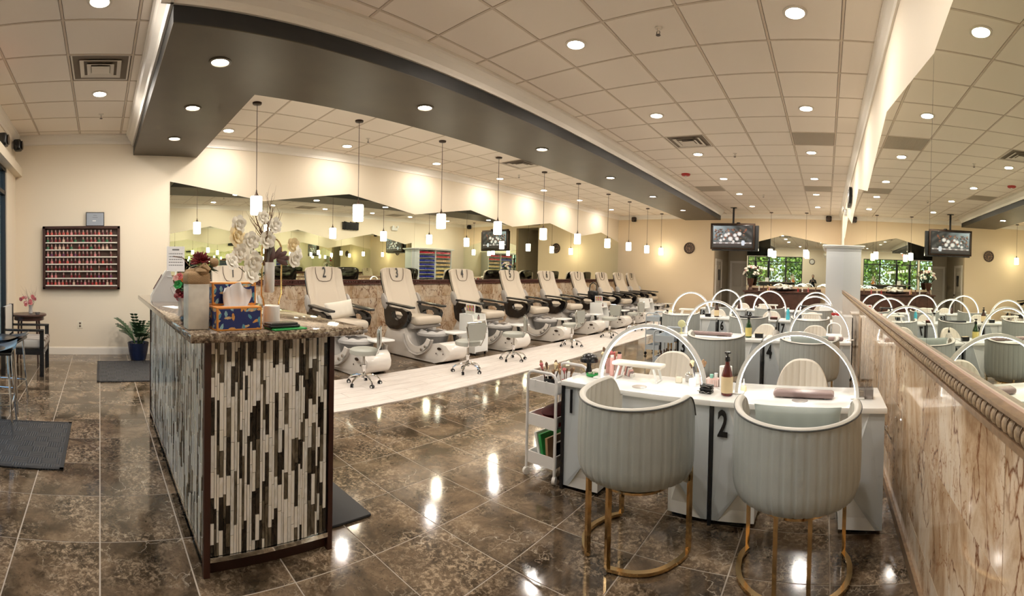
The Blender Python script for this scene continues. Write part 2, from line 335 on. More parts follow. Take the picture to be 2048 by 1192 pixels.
# floor: grout bed, marble tiles one by one (nearest 300), the rest joined
fl = struct('floor', MB().box(XL - .1, XR + .1, YF - .1, YE + 2.6, -.08, -.002), 'grout', smooth=False)
tile_me = MB().prism([(.004, .004), (TX - .004, .004), (TX - .004, TY - .004), (.004, TY - .004)], -.01, 0, 'z').mesh('tile', M['floor'], smooth=False)
cells = []
for i in range(-10, 7):
    for j in range(-4, 40):
        x0, y0 = -3.0 + TX * i, TY * j
        x1, y1 = x0 + TX, y0 + TY
        if x1 > XR + .45 or x0 < XL - .45 or y1 < YF + .05 or y0 > YE - .05: continue
        if -5.36 < x0 + .1 and x1 - .1 < -4.14 and 1.6 < y0: continue
        cx, cy = (x0 + x1) / 2, (y0 + y1) / 2; vis = math.atan2(cx, cy)
        cells.append((math.hypot(cx, cy) + (50 if not -1.85 < vis < .48 else 0) + (6 if cx < -6.2 and cy > 3 else 0), x0, y0, x1, y1))
cells.sort(); rest = MB()
for k, (d, x0, y0, x1, y1) in enumerate(cells):
    full = x0 >= XL and x1 <= XR and y0 >= YF and y1 <= YE
    if k < 290 and full: link('tile', tile_me, fl, (x0, y0, 0))
    else:
        a, b, c, d2 = max(x0, XL) + .003, min(x1, XR) - .003, max(y0, YF) + .003, min(y1, YE) - .003
        q = MB().prism([(a, c), (b, c), (b, d2), (a, d2)], -.01, 0, 'z')
        if k < 290: q.build('tile', 'floor', fl, smooth=False)
        else: rest.add(q.v, q.f)
tag(rest.build('far_tiles', 'floor', fl, smooth=False), kind='stuff')
MB().box(-4.05, -2.85, YE, YE + 2.5, -.004, 0).build('corridor_tiles', 'floor', fl, smooth=False)
# white plank walkway
wk = fl
pw = 1.2 / 6
for c in range(6):
    y = 1.55 - (.4 * (c % 3))
    while y < 15.4:
        a, b = max(y, 1.55), min(y + 1.2, 15.4)
        if b - a > .1: MB().prism([(-5.35 + c * pw + .002, a + .002), (-5.35 + (c + 1) * pw - .002, a + .002), (-5.35 + (c + 1) * pw - .002, b - .002), (-5.35 + c * pw + .002, b - .002)], -.01, .012, 'z').build('plank', 'plank', wk, smooth=False)
        y += 1.2
# walls
wl = struct('wall_left', MB().box(XL - .15, XL, YF - .15, YE + .15, 0, ZC + .1), 'wall', smooth=False)
wr = struct('wall_right', MB().box(XR, XR + .15, YF - .15, YE + .15, 0, ZC + .1), 'wall', smooth=False)
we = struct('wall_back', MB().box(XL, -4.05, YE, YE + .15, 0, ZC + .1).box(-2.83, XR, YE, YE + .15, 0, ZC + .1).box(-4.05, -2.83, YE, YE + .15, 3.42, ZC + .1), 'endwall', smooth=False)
struct('wall_rear', MB().box(-4.2, -4.05, YE + .15, YE + 2.6, 0, 3.5).box(-2.83, -2.68, YE + .15, YE + 2.6, 0, 3.5).box(-4.2, -2.68, YE + 2.5, YE + 2.65, 0, 3.5).box(-4.2, -2.68, YE + .15, YE + 2.6, 3.45, 3.55), 'corr', smooth=False)
# front (window) wall behind the camera with openings
wf = MB(); z0, z1 = .35, 3.05
wins = [(-7.15, -6.0), (-5.85, -5.28), (-5.28, -4.24), (-4.24, -3.0), (-3.0, -1.77)]
wf.box(XL, -7.15, YF - .15, YF, 0, ZC + .1).box(-1.77, XR, YF - .15, YF, 0, ZC + .1).box(-7.15, -1.77, YF - .15, YF, z1, ZC + .1)
wf.box(-7.15, -5.28, YF - .15, YF, 0, z0).box(-4.24, -1.77, YF - .15, YF, 0, z0).box(-6.0, -5.85, YF - .15, YF, z0, z1)
struct('wall_front', wf, 'wall', smooth=False)
struct('trim_1', MB().box(XL, -6.0, YF, YF + .12, 3.05, 3.2), 'wall', smooth=False)     # ledge over the left window
for k, (a, b) in enumerate(wins):
    zb = 0.02 if k == 2 else z0
    w = tag(bpy.data.objects.new('door_1' if k == 2 else 'window_%d' % (k + 1), None), kind='structure'); C.objects.link(w); w.location = ((a + b) / 2, YF, zb)
    f = MB(); t = .05; y0, y1 = YF - .1, YF - .02
    wd, ht = (b - a) / 2, z1 - zb; tz = 2.66 - zb
    for q in ((-wd, -wd + t, 0, ht), (wd - t, wd, 0, ht), (-wd, wd, 0, t), (-wd, wd, ht - t, ht), (-wd, wd, tz - .03, tz + .03)): f.box(q[0], q[1], -.1, -.02, q[2], q[3])
    if k == 2: f.box(-wd, -wd + .12, -.1, -.02, 0, tz).box(wd - .12, wd, -.1, -.02, 0, tz).box(-wd, wd, -.1, -.02, .9, 1.0)
    f.build('window_frame', 'winframe', w, smooth=False)
    for q in ((t, tz - .03), (tz + .03, ht - t)): MB().box(-wd + t, wd - t, -.065, -.055, q[0], q[1]).build('pane', 'glass', w, smooth=False)
# baseboards
struct('baseboard_left', MB().box(XL, XL + .02, YF, 1.2, 0, .11).box(XL, XL + .012, YF, 1.2, .11, .125), 'trim', smooth=False)
struct('baseboard_front', MB().box(XL, -7.15, YF, YF + .02, 0, .11), 'trim', smooth=False)
struct('baseboard_back', MB().box(XL, -4.05, YE - .02, YE, 0, .11), 'trim', smooth=False)
struct('baseboard_right', MB().box(XR - .03, XR - .008, YF, 15.9, 0, .07), 'rail', smooth=False)
# ceiling: slab, tegular tiles and grid, crown
ce = struct('ceiling', MB().box(XL - .1, XR + .1, YF - .1, YE + .2, ZC + .03, ZC + .15), 'dark', smooth=False)
G = .683
def seq(off, a, b):
    k = math.ceil((a - off) / G - 1e-6); out = [a]
    while off + k * G < b - .02:
        if off + k * G > a + .02: out.append(off + k * G)
        k += 1
    return out + [b]
zones = [(-4.85, -3.6, 15.32, YE, .084, 4.307 - 6 * G), (-3.6, XR, .57, YE, .084, 4.307 - 6 * G), (XL, XR, YF, .57, -4.224, .35), (XL, -4.85, 1.67, YE, -6.275, 2.475)]
gm = MB(); gap = .016; vents_at = []
specials = {}
def is_special(x0, x1, y0, y1):
    for (vx, vy) in VENTS + RETURNS:
        if x0 < vx < x1 and y0 < vy < y1: return True
VENTS = [(-5.25, 0.0), (-2.33, 7.4), (-5.85, 7.55)]; RETURNS = [(-.3, 7.43), (-.3, 11.55), (-3.0, 11.4)]
found = []
for (xa, xb, ya, yb, ox, oy) in zones:
    xs, ys = seq(ox, xa, xb), seq(oy, ya, yb)
    for i in range(len(xs) - 1):
        for j in range(len(ys) - 1):
            x0, x1, y0, y1 = xs[i], xs[i + 1], ys[j], ys[j + 1]
            hit = is_special(x0, x1, y0, y1)
            if hit: found.append((x0, x1, y0, y1, [(v in VENTS) for v in VENTS + RETURNS if x0 < v[0] < x1 and y0 < v[1] < y1][0])); continue
            if x1 - x0 > .06 and y1 - y0 > .06: MB().box(x0 + gap, x1 - gap, y0 + gap, y1 - gap, ZC, ZC + .02).build('ceiling_tile', 'ceil', ce, smooth=False)
    for x in xs: gm.box(x - .011, x + .011, ya, yb, ZC - .003, ZC + .01)
    for y in ys: gm.box(xa, xb, y - .011, y + .011, ZC - .0025, ZC + .01)
gm.build('ceiling_grid', 'grid', ce, smooth=False)
# crown moulding profile, run along an axis
CP = [(0, 0), (.10, 0), (.10, -.02), (.085, -.03), (.07, -.06), (.03, -.10), (.02, -.13), (.02, -.15), (0, -.15)]
def crown(name, x0, y0, x1, y1, nx, ny, z=ZC, sc=1., parent=None):
    vs = []; k = len(CP)
    for (x, y) in ((x0, y0), (x1, y1)): vs += [(x + nx * a * sc, y + ny * a * sc, z + b * sc) for a, b in CP]
    fs = [(i, i + 1, i + 1 + k, i + k) for i in range(k - 1)] + [tuple(range(k)), tuple(range(2 * k - 1, k - 1, -1))]
    o = MB().add(vs, fs).build(name, 'trim', parent, smooth=False)
    if not parent: o['kind'] = 'structure'
crown('trim_2', XL, YF, XL, .57, 1, 0); crown('trim_3', XL, 1.67, XL, YE, 1, 0); crown('trim_4', XL, YE, XR, YE, 0, -1)
crown('trim_5', XR, YF, XR, YE, -1, 0); crown('trim_6', XL, YF, XR, YF, 0, 1)
# dark L-shaped soffit
SO = [(XL, .57), (-3.6, .57), (-3.6, 15.3), (-4.85, 15.3), (-4.85, 1.67), (XL, 1.67)]
so = MB().prism(SO, 3.40, 3.408, 'z').build('dark_soffit', 'soffit', ce, smooth=False)
sb = MB()
for (a, b) in (((XL, .57), (-3.6, .57)), ((-3.6, .57), (-3.6, 15.3)), ((-3.6, 15.3), (-4.85, 15.3)), ((-4.85, 15.3), (-4.85, 1.67)), ((-4.85, 1.67), (XL, 1.67))):
    x0, x1, y0, y1 = min(a[0], b[0]), max(a[0], b[0]), min(a[1], b[1]), max(a[1], b[1])
    if x1 - x0 < .01: x0, x1 = (x0 - .02, x1 - .001) if x0 > -4 else (x0 + .001, x1 + .02)
    else: y0, y1 = (y0 + .001, y1 + .02) if y0 < 1 else (y0 - .02, y1 - .001)
    sb.box(x0, x1, y0, y1, 3.408, ZC)
sb.build('soffit_side', 'black_paint', so, smooth=False)
crown('crown_molding', -3.6, .47, -3.6, 15.3, 1, 0, parent=so, sc=1.25); crown('crown_molding', XL, .57, -3.5, .57, 0, -1, parent=so, sc=1.25)
MB().box(XL, -7.1 + .0, .45, 1.75, 3.36, 3.40).build('white_ledge', 'trim', so, smooth=False) if False else None

# mirrors with zigzag top, per pane
def zig_left(k):    # peaks 1.2+3.45k at 2.96, valleys 2.7+3.45k at 2.71 (panes meet at valleys)
    return
def mirror_panes(wall, X, face, peaks, valleys, y0, y1, zb, zp, zv):
    def top(y):
        pts = sorted([(p, zp) for p in peaks] + [(v, zv) for v in valleys])
        for (a, za), (b, zb2) in zip(pts, pts[1:]):
            if a <= y <= b: return za + (zb2 - za) * (y - a) / (b - a)
        return pts[0][1] if y < pts[0][0] else pts[-1][1]
    cuts = [y0] + [v for v in valleys if y0 < v < y1] + [y1]
    for a, b in zip(cuts, cuts[1:]):
        mids = [p for p in peaks if a < p < b]
        poly = [(a + .002, zb), (b - .002, zb), (b - .002, top(b))] + [(p, zp) for p in mids] + [(a + .002, top(a))]
        MB().prism(poly, X, X + face * .008, 'x').build('mirror_pane', 'mirror', wall, smooth=False)
mirror_panes(wl, XL, 1, [1.18, 4.7, 8.12, 11.55, 14.85], [-.5, 2.9, 6.37, 9.75, 13.25, 16.4], 1.2, YE, 1.28, 2.97, 2.70)
mirror_panes(wr, XR, -1, [.2, 3.95, 7.4, 10.85, 14.3], [-1.5, 2.15, 5.67, 9.1, 12.6, 16.05], YF, 12.98, 1.19, 2.96, 2.60)
poly = [(-2.83, 1.20), (XR, 1.20), (XR, 2.62), (-1.49, 3.01), (-2.83, 2.66)]
MB().prism(poly, YE - .008, YE, 'y').build('mirror_pane', 'mirror', we, smooth=False)
# marble wainscot tiles
def wainscot(wall, X, face, y0, y1, off, rows, w):
    xs = (X, X + face * .012)
    k0 = math.floor((y0 - off) / w); y = off + k0 * w
    while y < y1:
        a, b = max(y, y0) + .0015, min(y + w, y1) - .0015
        if b - a > .03:
            for (p, q) in rows: MB().box(min(xs), max(xs), a, b, p + .0015, q - .0015).build('marble_tile', 'marble', wall, smooth=False)
        y += w
wainscot(wl, XL, 1, 1.2, YE, 1.2, [(0, .3), (.3, .9), (.9, 1.2)], .6)
wainscot(wr, XR, -1, YF, 13.0, 1.14, [(0, .25), (.25, .71), (.71, 1.10)], .52)
rl = MB().box(XL, XL + .06, 1.2, YE, 1.18, 1.205).box(XL, XL + .045, 1.2, YE, 1.205, 1.25).box(XL, XL + .07, 1.2, YE, 1.25, 1.275)
rb = rl.build('chair_rail', 'rail_dark', wl, smooth=False)
bd = MB()
y = 1.25
while y < 16.2: bd.sphere((XL + .045, y, 1.2275), (.016, .022, .02), 6, 4); y += .055
tag(bd.build('rail_beads', 'rail_dark', wl), kind='stuff')
MB().box(XR - .045, XR, YF, 13.0, 1.182, 1.192).box(XR - .028, XR, YF, 13.0, 1.168, 1.182).box(XR - .018, XR, YF, 13.0, 1.10, 1.168).box(XR - .032, XR, YF, 13.0, 1.098, 1.118).build('chair_rail', 'rail', wr, smooth=False)
MB().box(XR - .012, XR, YF, 13, 1.192, 1.20).build('rail_lip', 'railpink', wr, smooth=False)
bd = MB(); bf = MB(); y = .7
while y < 12.9:
    n = 10 if y < 3.5 else 6
    bd.sphere((XR - .022, y, 1.143), (.016, .015, .023), n, 5)
    bf.tube([(XR - .024, y + .0185, 1.143 + .024 * math.sin(t)) if False else (XR - .018 - .014 * math.cos(t), y + .0205, 1.143 + .025 * math.sin(t)) for t in [PI * (q / 6 - .5) for q in range(7)]], .0022, 4)
    y += .041
tag(bd.build('rail_beads', 'railbead', wr), kind='stuff'); tag(bf.build('bead_rings', 'rail', wr), kind='stuff')
# doors in the corridor
def door(name, M4, w=.86, h=2.05):
    d = tag(bpy.data.objects.new(name, None), kind='structure'); C.objects.link(d); d.matrix_world = M4
    MB().box(-w / 2, w / 2, 0, .04, 0, h).build('door_leaf', 'doorp', d, smooth=False)
    MB().box(-w / 2 - .09, -w / 2, -.02, .03, 0, h + .09).box(w / 2, w / 2 + .09, -.02, .03, 0, h + .09).box(-w / 2, w / 2, -.02, .03, h, h + .09).build('door_frame', 'trim', d, smooth=False)
    for (a, b) in ((.2, .95), (1.1, 1.9)):
        for s in (-1, 1): MB().rbox(min(s * .05, s * .36), max(s * .05, s * .36), -.012, .01, a, b, .008, 1).build('door_panel', 'doorp', d)
    MB().sphere((w / 2 - .07, -.05, 1.0), .03).tube([(w / 2 - .07, 0, 1), (w / 2 - .07, -.05, 1)], .01).build('door_handle', 'bronze', d)
    return d
d2 = door('door_2', T4(-4.04, YE + .75, 0) @ Matrix.Rotation(PI / 2, 4, 'Z'))
MB().box(-.12, .12, -.035, -.013, 1.35, 1.75).build('door_sign', 'black', d2, smooth=False)
d3 = door('door_3', T4(-3.45, YE + 2.49, 0))
tag(MB().box(-3.42, -3.32, YE + .75, YE + 2.49, 0, 2.2).build('wall_partition', 'corr', None, smooth=False), kind='structure') if False else None

# ceiling fittings
for k, (x0, x1, y0, y1, isv) in enumerate(found):
    cx, cy = (x0 + x1) / 2, (y0 + y1) / 2; hw, hh = (x1 - x0) / 2 - gap, (y1 - y0) / 2 - gap
    if isv:
        t = thing('ceiling_vent', ['square four-way ceiling vent over the entrance corner', 'square four-way ceiling vent in the main grid ahead of the downlights', 'square four-way ceiling vent above the pedicure chairs'][sum(1 for q in found[:k] if q[4])], 'vent', (cx, cy, ZC), 0, 'four-way ceiling vents')
        MB().box(-hw, hw, -hh, hh, .004, .02).build('backing', 'ventd', t, smooth=False)
        for q, (r, z) in enumerate(((.98, 0), (.70, -.012), (.46, -.02))):
            a, b = hw * r, hh * r; w = .055 if q == 0 else .045
            MB().add([(-a, -b, z), (a, -b, z), (a, b, z), (-a, b, z), (-a + w, -b + w, z + .012), (a - w, -b + w, z + .012), (a - w, b - w, z + .012), (-a + w, b - w, z + .012)], [(0, 1, 5, 4), (1, 2, 6, 5), (2, 3, 7, 6), (3, 0, 4, 7)]).build('louvre_ring', 'vent', t, smooth=False, fix=False)
        MB().add([(-.1, -.1, -.022), (.1, -.1, -.022), (.1, .1, -.022), (-.1, .1, -.022), (0, 0, -.016)], [(0, 1, 4), (1, 2, 4), (2, 3, 4), (3, 0, 4), (3, 2, 1, 0)]).build('centre_plate', 'vent', t, smooth=False)
    else:
        n = sum(1 for q in found[:k] if not q[4])
        t = thing('return_grille', ['grey perforated return grille nearest the mirrored right wall', 'grey perforated return grille far down beside the right wall', 'grey perforated return grille close to the dark soffit'][n % 3], 'vent', (cx, cy, ZC), 0, 'return air grilles')
        MB().box(-hw, hw, -hh, hh, 0, .015).build('grille_plate', 'ret', t, smooth=False)
        g = MB()
        for q in range(-10, 11): g.box(q * hw / 11 - .004, q * hw / 11 + .004, -hh + .03, hh - .03, -.004, 0)
        tag(g.build('grille_bars', 'ret', t, smooth=False), kind='stuff')
LPOW = 17
def downlight(x, y, z, lab, trimmat, first=[None], grp='recessed ceiling downlights'):
    t = thing('downlight', lab, 'ceiling light', (x, y, z), 0, grp)
    key = trimmat
    if key not in DLM:
        DLM[key] = (MB().lathe([(.105, 0), (.105, -.008), (.082, -.012), (.078, .0)], 24).mesh('trim_ring', M[trimmat]), MB().lathe([(.0, -.006), (.05, -.0055), (.079, -.002), (.079, .0)][::-1], 24).mesh('lens', M['lamp']))
    link('trim_ring', DLM[key][0], t); link('lens', DLM[key][1], t)
    l = area(None, .15, LPOW * LM.get(key, 1) * (.6 if x < -7 and key == 'vent' else 1)); o = bpy.data.objects.new('lamp_light', l); C.objects.link(o); o.parent = t; o.location = (0, 0, -.016)
DLM = {}; LM = {'soffit': .7}
ordn = ['nearest', 'second', 'third', 'fourth', 'fifth', 'sixth', 'seventh', 'eighth', 'ninth', 'tenth']
for k, y in enumerate((3.86, 6.04, 8.16, 10.3, 12.23, 14.4)):
    downlight(-2.38, y, ZC, 'bright round downlight, %s in the row beside the soffit' % ordn[k], 'vent')
    downlight(-.32, y, ZC, 'bright round downlight, %s in the row along the right mirror wall' % ordn[k], 'vent')
downlight(-3.93, 0, ZC, 'round downlight cut by the top edge left of the soffit', 'vent'); downlight(-6.01, 0, ZC, 'round downlight under the entrance corner vent', 'vent')
downlight(-1.9, -.1, ZC, 'round downlight over the front desk approach', 'vent'); downlight(-.2, 1.3, ZC, 'round downlight above the nearest desks', 'vent')
for k, y in enumerate((2.07, 4.29, 6.46, 8.5, 10.35, 12.27, 14.46)): downlight(-7.3, y, ZC, 'round downlight above the pedicure wall, %s from the front' % ordn[k], 'vent')
for k, y in enumerate((1.1, 3.5, 5.85, 8.2, 10.5, 12.9)): downlight(-4.18, y, 3.40, 'round downlight in the dark soffit, %s along its long arm' % ordn[k], 'soffit')
for k, x in enumerate((-5.45, -6.8)): downlight(x, 1.1, 3.40, 'round downlight in the short soffit arm, %s' % ('middle one' if k == 0 else 'next to the polish wall'), 'soffit')
# pendants
def pend_parts(t, L):
    MB().lathe([(0, 0), (.065, 0), (.06, -.022), (.01, -.03), (0, -.03)], 20).build('canopy', 'bronze', t)
    MB().tube([(0, 0, -.02), (0, 0, -L + .3)], .0045, 6).build('cord', 'bronze', t)
    MB().lathe([(.006, -L + .34), (.012, -L + .30), (.03, -L + .262), (.03, -L + .25), (0, -L + .25)], 14).build('socket', 'bronze', t)
    MB().lathe([(.03, -L + .25), (.076, -L + .245), (.079, -L + .23), (.079, -L + .01), (.072, -L), (.055, -L + .003), (.055, -L + .03), (0, -L + .03)], 24).build('shade', 'shade', t)
p0 = thing('pendant_lamp', 'white glass pendant lamp hanging nearest, over the reception counter', 'pendant lamp', (-5.96, 2.09, ZC), 0, 'white pendant lamps')
pend_parts(p0, 1.51)
for k, y in enumerate((3.71, 5.4, 6.9, 8.46, 9.95, 11.6, 13.04, 14.53, 15.9)):
    dup(p0, (-5.96, y, ZC), 0, 'white glass pendant lamp, %s one in the row above the pedicure chairs' % ordn[k + 1])
dup(p0, (-1.93, 15.75, ZC), 0, 'white pendant lamp left over the far console'); dup(p0, (-.72, 15.75, ZC), 0, 'white pendant lamp right over the far console')
# sprinklers, alarm
sp0 = thing('sprinkler_head', 'small chrome sprinkler head nearest the camera in the main ceiling', 'sprinkler', (-1.54, 3.9, ZC), 0, 'ceiling sprinkler heads')
MB().lathe([(.035, 0), (.033, -.006), (.012, -.01), (.01, -.03), (0, -.03)], 14).build('escutcheon', 'vent', sp0)
MB().tube([(-.012, 0, -.03), (-.016, 0, -.05), (0, 0, -.062), (.016, 0, -.05), (.012, 0, -.03)], .003, 6).lathe([(0, -.062), (.022, -.064), (.022, -.067), (0, -.067)], 12).build('deflector', 'bronze', sp0)
for (x, y, l) in ((-6.81, .02, 'over the entrance corner beyond the vent'), (-1.7, 8.21, 'in the middle of the main ceiling'), (-6.68, 4.34, 'above the second pedicure chair'), (-6.66, 8.43, 'above the fifth pedicure chair'), (-1.75, 12.4, 'far down the main ceiling')):
    dup(sp0, (x, y, ZC), 0, 'small chrome sprinkler head ' + l)
al = thing('fire_alarm', 'round red fire alarm on the ceiling beside the soffit', 'alarm', (-3.1, 9.71, ZC))
MB().lathe([(.10, 0), (.10, -.02), (.085, -.04), (.03, -.05), (0, -.05)], 20).build('body', 'red', al); MB().lathe([(.025, -.05), (.02, -.07), (0, -.072)], 12).build('lens', 'white', al)
# ---------------------------------------------------------------- reception counter
CX0, CX1, CY0, CY1, CH = -4.55, -2.14, .50, 1.19, 1.155
rc = thing('reception_counter', 'reception counter clad in black, grey and cream glass strip mosaic under a brown granite top', 'counter', (CX1, CY0, 0))
def L(x, y): return (x - CX1, y - CY0)
MB().box(CX0 - CX1 + .012, -.012, .012, CY1 - CY0 - .0, .085, CH).build('carcass', 'black_paint', rc, smooth=False)
MB().box(CX0 - CX1 + .03, -.035, .035, CY1 - CY0 - .02, 0, .085).build('plinth', 'wood', rc, smooth=False)
for (x, y) in ((0, 0), (0, CY1 - CY0)): MB().box(x - .028, x + .004, y - .004 if y == 0 else y - .024, y + .028 if y == 0 else y + .004, 0, CH).build('corner_trim', 'wood', rc, smooth=False)
MB().box(CX0 - CX1 - .004, CX0 - CX1 + .028, -.004, .028, 0, CH).build('corner_trim', 'wood', rc, smooth=False)
MB().box(CX0 - CX1 + .028, -.028, -.006, .012, .075, .098).box(-.012, .006, .028, CY1 - CY0 - .024, .075, .098).build('base_strip', 'chrome', rc, smooth=False)
top = [(-4.95, .41), (-2.06, .41), (-2.06, 1.33), (-4.95, 1.33)]
t_ = MB().rbox(-4.95 - CX1, -2.06 - CX1, .41 - CY0, 1.33 - CY0, CH, 1.20, .009, 2).build('granite_top', 'granite', rc)
mm = {'k': (mosaic('glass_strip_black', (.008, .007, .006), (.05, .038, .026)), .27), 'b': (mosaic('glass_strip_brown', (.07, .055, .035), (.2, .17, .12)), .15), 'c': (mosaic('glass_strip_cream', (.86, .83, .73), (.97, .96, .92)), .42), 'g': (mosaic('glass_strip_greywhite', (.66, .65, .58), (.92, .93, .91)), .18)}
def pick():
    r = rnd.random()
    for k, (m, p) in mm.items():
        if r < p: return k
        r -= p
    return 'c'
rest = {k: MB() for k in mm}
n = 0
y = .03
while y < CY1 - CY0 - .028:
    w = rnd.choice((.012, .014, .019, .022)); z = .10 - rnd.random() * .1; last = None
    if y + w > CY1 - CY0 - .024: break
    while z < CH - .004:
        l = rnd.uniform(.09, .25); a, b = max(z, .10), min(z + l, CH - .002); k = pick()
        if k == last == 'k': k = 'c'
        last = k
        if b - a > .012:
            q = (-.012, rnd.uniform(-.004, -.001), y, y + w - .0025, a, b - .0025)
            if n < 298: MB().box(*q).build('glass_strip', mm[k][0], rc, smooth=False); n += 1
            else: rest[k].box(*q)
        z += l
    y += w
x = CX0 - CX1 + .03
while x < -.03:
    w = rnd.choice((.012, .015, .02, .024)); z = .10 - rnd.random() * .1
    if x + w > -.028: break
    while z < CH - .004:
        l = rnd.uniform(.09, .26); a, b = max(z, .10), min(z + l, CH - .002); k = pick()
        if k == 'k' and rnd.random() < .35: k = 'g'
        if b - a > .012: rest[k].box(x, x + w - .0025, rnd.uniform(.001, .004), .012, a, b - .0025)
        z += l
    x += w
for k in mm: tag(rest[k].build('glass_strip_field', mm[k][0], rc, smooth=False), kind='stuff')

TOP = 1.20
# whitewashed wooden vase with burlap bow and dark flower head
t = thing('wooden_vase', 'tall whitewashed wooden vase wrapped in tan burlap beside the tissue boxes', 'vase', (-2.24, .475, TOP), .05)
MB().rbox(-.052, .052, -.055, .055, 0, .27, .012, 2).build('wooden_block', 'washed', t)
b = MB()
b.rbox(-.056, .056, -.06, .06, .215, .285, .02, 3); b.sphere((.03, .02, .285), (.042, .035, .022)); b.sphere((-.03, -.01, .282), (.04, .04, .02)); b.tube([(-.01, 0, .29), (.05, .03, .31), (.06, .05, .29)], [.016, .02, .012], 8)
b.build('burlap_wrap', 'burlap', t)
f = MB()
for k in range(70):
    a, e = rnd.uniform(0, 2 * PI), rnd.uniform(-.2, 1.4); d = Vector((math.cos(a) * math.cos(e), math.sin(a) * math.cos(e), math.sin(e))); p = Vector((0, .02, .33))
    f.tube([p, p + d * .03, p + d * rnd.uniform(.045, .06)], [.004, .0065, .002], 5)
tag(f.build('flower_head', 'berry', t), kind='stuff')
f = MB()
for k in range(40):
    a, e = rnd.uniform(0, 2 * PI), rnd.uniform(-.5, .5); d = Vector((math.cos(a) * math.cos(e), math.sin(a) * math.cos(e), math.sin(e))); p = Vector((.02, .05, .305))
    f.tube([p, p + d * rnd.uniform(.04, .065)], [.002, .001], 4)
tag(f.build('pine_sprig', 'leaf', t), kind='stuff'); MB().sphere((.02, .085, .33), .024).build('round_bud', 'burlap', t)
MB().box(-.058, -.0555, -.02, .0, .05, .15).build('slot', 'black', t, smooth=False)
# tissue boxes with leaf print
LE = []
rr = random.Random(3)
for k in range(26): LE.append((rr.random(), rr.random(), rr.uniform(-.5, .5) + (PI / 2 if k % 3 else .2), rr.uniform(.12, .19), rr.choice([(.75, .36, .08), (.8, .42, .14), (.12, .36, .45), (.3, .55, .6), (.75, .5, .25)])))
def leafprint(u, v, asp=1.7):
    if u < .035 or u > .965 or v < .06 or v > .94: return (.72, .30, .06)
    c = (.012, .025, .14)
    for (a, b2, an, l, col) in LE:
        dx, dy = (u - a) * asp, v - b2; p = dx * math.cos(an) + dy * math.sin(an); q = -dx * math.sin(an) + dy * math.cos(an)
        if abs(p) < l and abs(q) < .055 * (1 - (p / l) ** 2): c = col if abs(q) > .006 else tuple(x * .5 for x in col)
    return c
def tissue_box(loc, rz, lab, tissue):
    w, d, h = .235, .13, .115
    t = thing('tissue_box', lab, 'tissue box', loc, rz, 'leaf print tissue boxes')
    MB().rbox(-d / 2, d / 2, -w / 2, w / 2, 0, h, .004, 1).build('carton', 'orange', t)
    painted('print_front', w - .004, h - .004, 96, 48, leafprint, 'paint', t, T4(d / 2 + .0008, 0, h / 2) @ FACE_X)
    painted('print_side', d - .004, h - .004, 56, 48, lambda u, v: leafprint(u, v, 1.1), 'paint', t, T4(0, -w / 2 - .0008, h / 2) @ FACE_Y)
    if tissue:
        def fn(u, v, o=0.):
            a = u - .5; w = .085 - .012 * v + .03 * math.sin(v * PI * .8); top_ = .115 - .03 * abs(a + .15) - .012 * math.sin(u * 9)
            return (.012 + o + .012 * math.sin(u * 12 + 2 * v) * (.3 + v), a * w * 1.35 + .012 * v, h - .004 + top_ * v)
        MB().grid(fn, 28, 8).grid(lambda u, v: fn(u, v * .93, -.012), 28, 8).grid(lambda u, v: (fn(u, v)[0] * .4 - .03 * v, fn(u, v)[1] * .8 - .01, fn(u, v)[2] - .01 * v), 28, 8).build('tissue', 'tissue', t, fix=False)
        MB().box(-.03, .03, -.07, .07, h, h + .0012).build('slot_film', 'greyp', t, smooth=False)
    return t
tissue_box((-2.20, .665, TOP), .06, 'lower blue leaf-print tissue box with a white tissue pulled up', True)
tissue_box((-2.31, .672, TOP + .115), .03, 'upper blue leaf-print tissue box standing behind on the lower pair', False)
tissue_box((-2.33, .672, TOP), .03, 'leaf-print tissue box at the bottom of the stack, behind the front one', False)
# gold loop stand and cylinder vase with orchids
t = thing('gold_loop_vase', 'gold loop stand on a white ribbed base holding a white tube vase', 'vase', (-2.36, .92, TOP), .4)
MB().lathe([(.045, 0), (.047, .004), (.047, .095), (.043, .10), (0, .10)], 24).build('ribbed_base', 'white', t)
lp = [(0, -.055, .10), (0, -.06, .13), (0, -.075, .16)] + [(0, -.075, .24 + .04 * q) for q in range(5)] + [(0, -.075 * math.cos(a), .40 + .07 * math.sin(a)) for a in [PI * q / 12 for q in range(1, 12)]] + [(0, .075, .40 - .04 * q) for q in range(5)] + [(0, .075, .16), (0, .06, .13), (0, .055, .10)]
MB().tube(lp, .0045, 8).build('gold_loop', 'gold', t)
MB().lathe([(.022, .17), (.03, .18), (.031, .33), (.031, .335), (.027, .335), (.026, .19), (0, .19)], 20, (0, -.02, 0)).build('tube_vase', 'white', t)
MB().lathe([(.0235, .33), (.028, .42), (.03, .455), (.026, .455), (.02, .33)], 16, (0, -.02, 0)).build('glass_neck', 'smoke', t)
BR = thing('branch_arrangement', 'tall arrangement of bare brown branches and ivory orchids in the gold loop vase', 'flower arrangement', (-2.36, .90, TOP + .335), .4)
br = MB()
def twig(p, d, l, r, dep, rr):
    pts = [p]; rs = [r]; n = 6
    for k in range(n):
        d = (d + Vector((rr.uniform(-.28, .28), rr.uniform(-.28, .28), rr.uniform(-.02, .25)))).normalized(); p = p + d * l / n; pts.append(p); rs.append(r * (1 - .75 * (k + 1) / n))
        if dep > 0 and k in (1, 2, 4): twig(p, (d + Vector((rr.uniform(-.3, .3), rr.uniform(-1, 1), rr.uniform(-.1, .4)))).normalized(), l * .5, rs[-1] * .7, dep - 1, rr)
    br.tube(pts, rs, 6)
rr = random.Random(5)
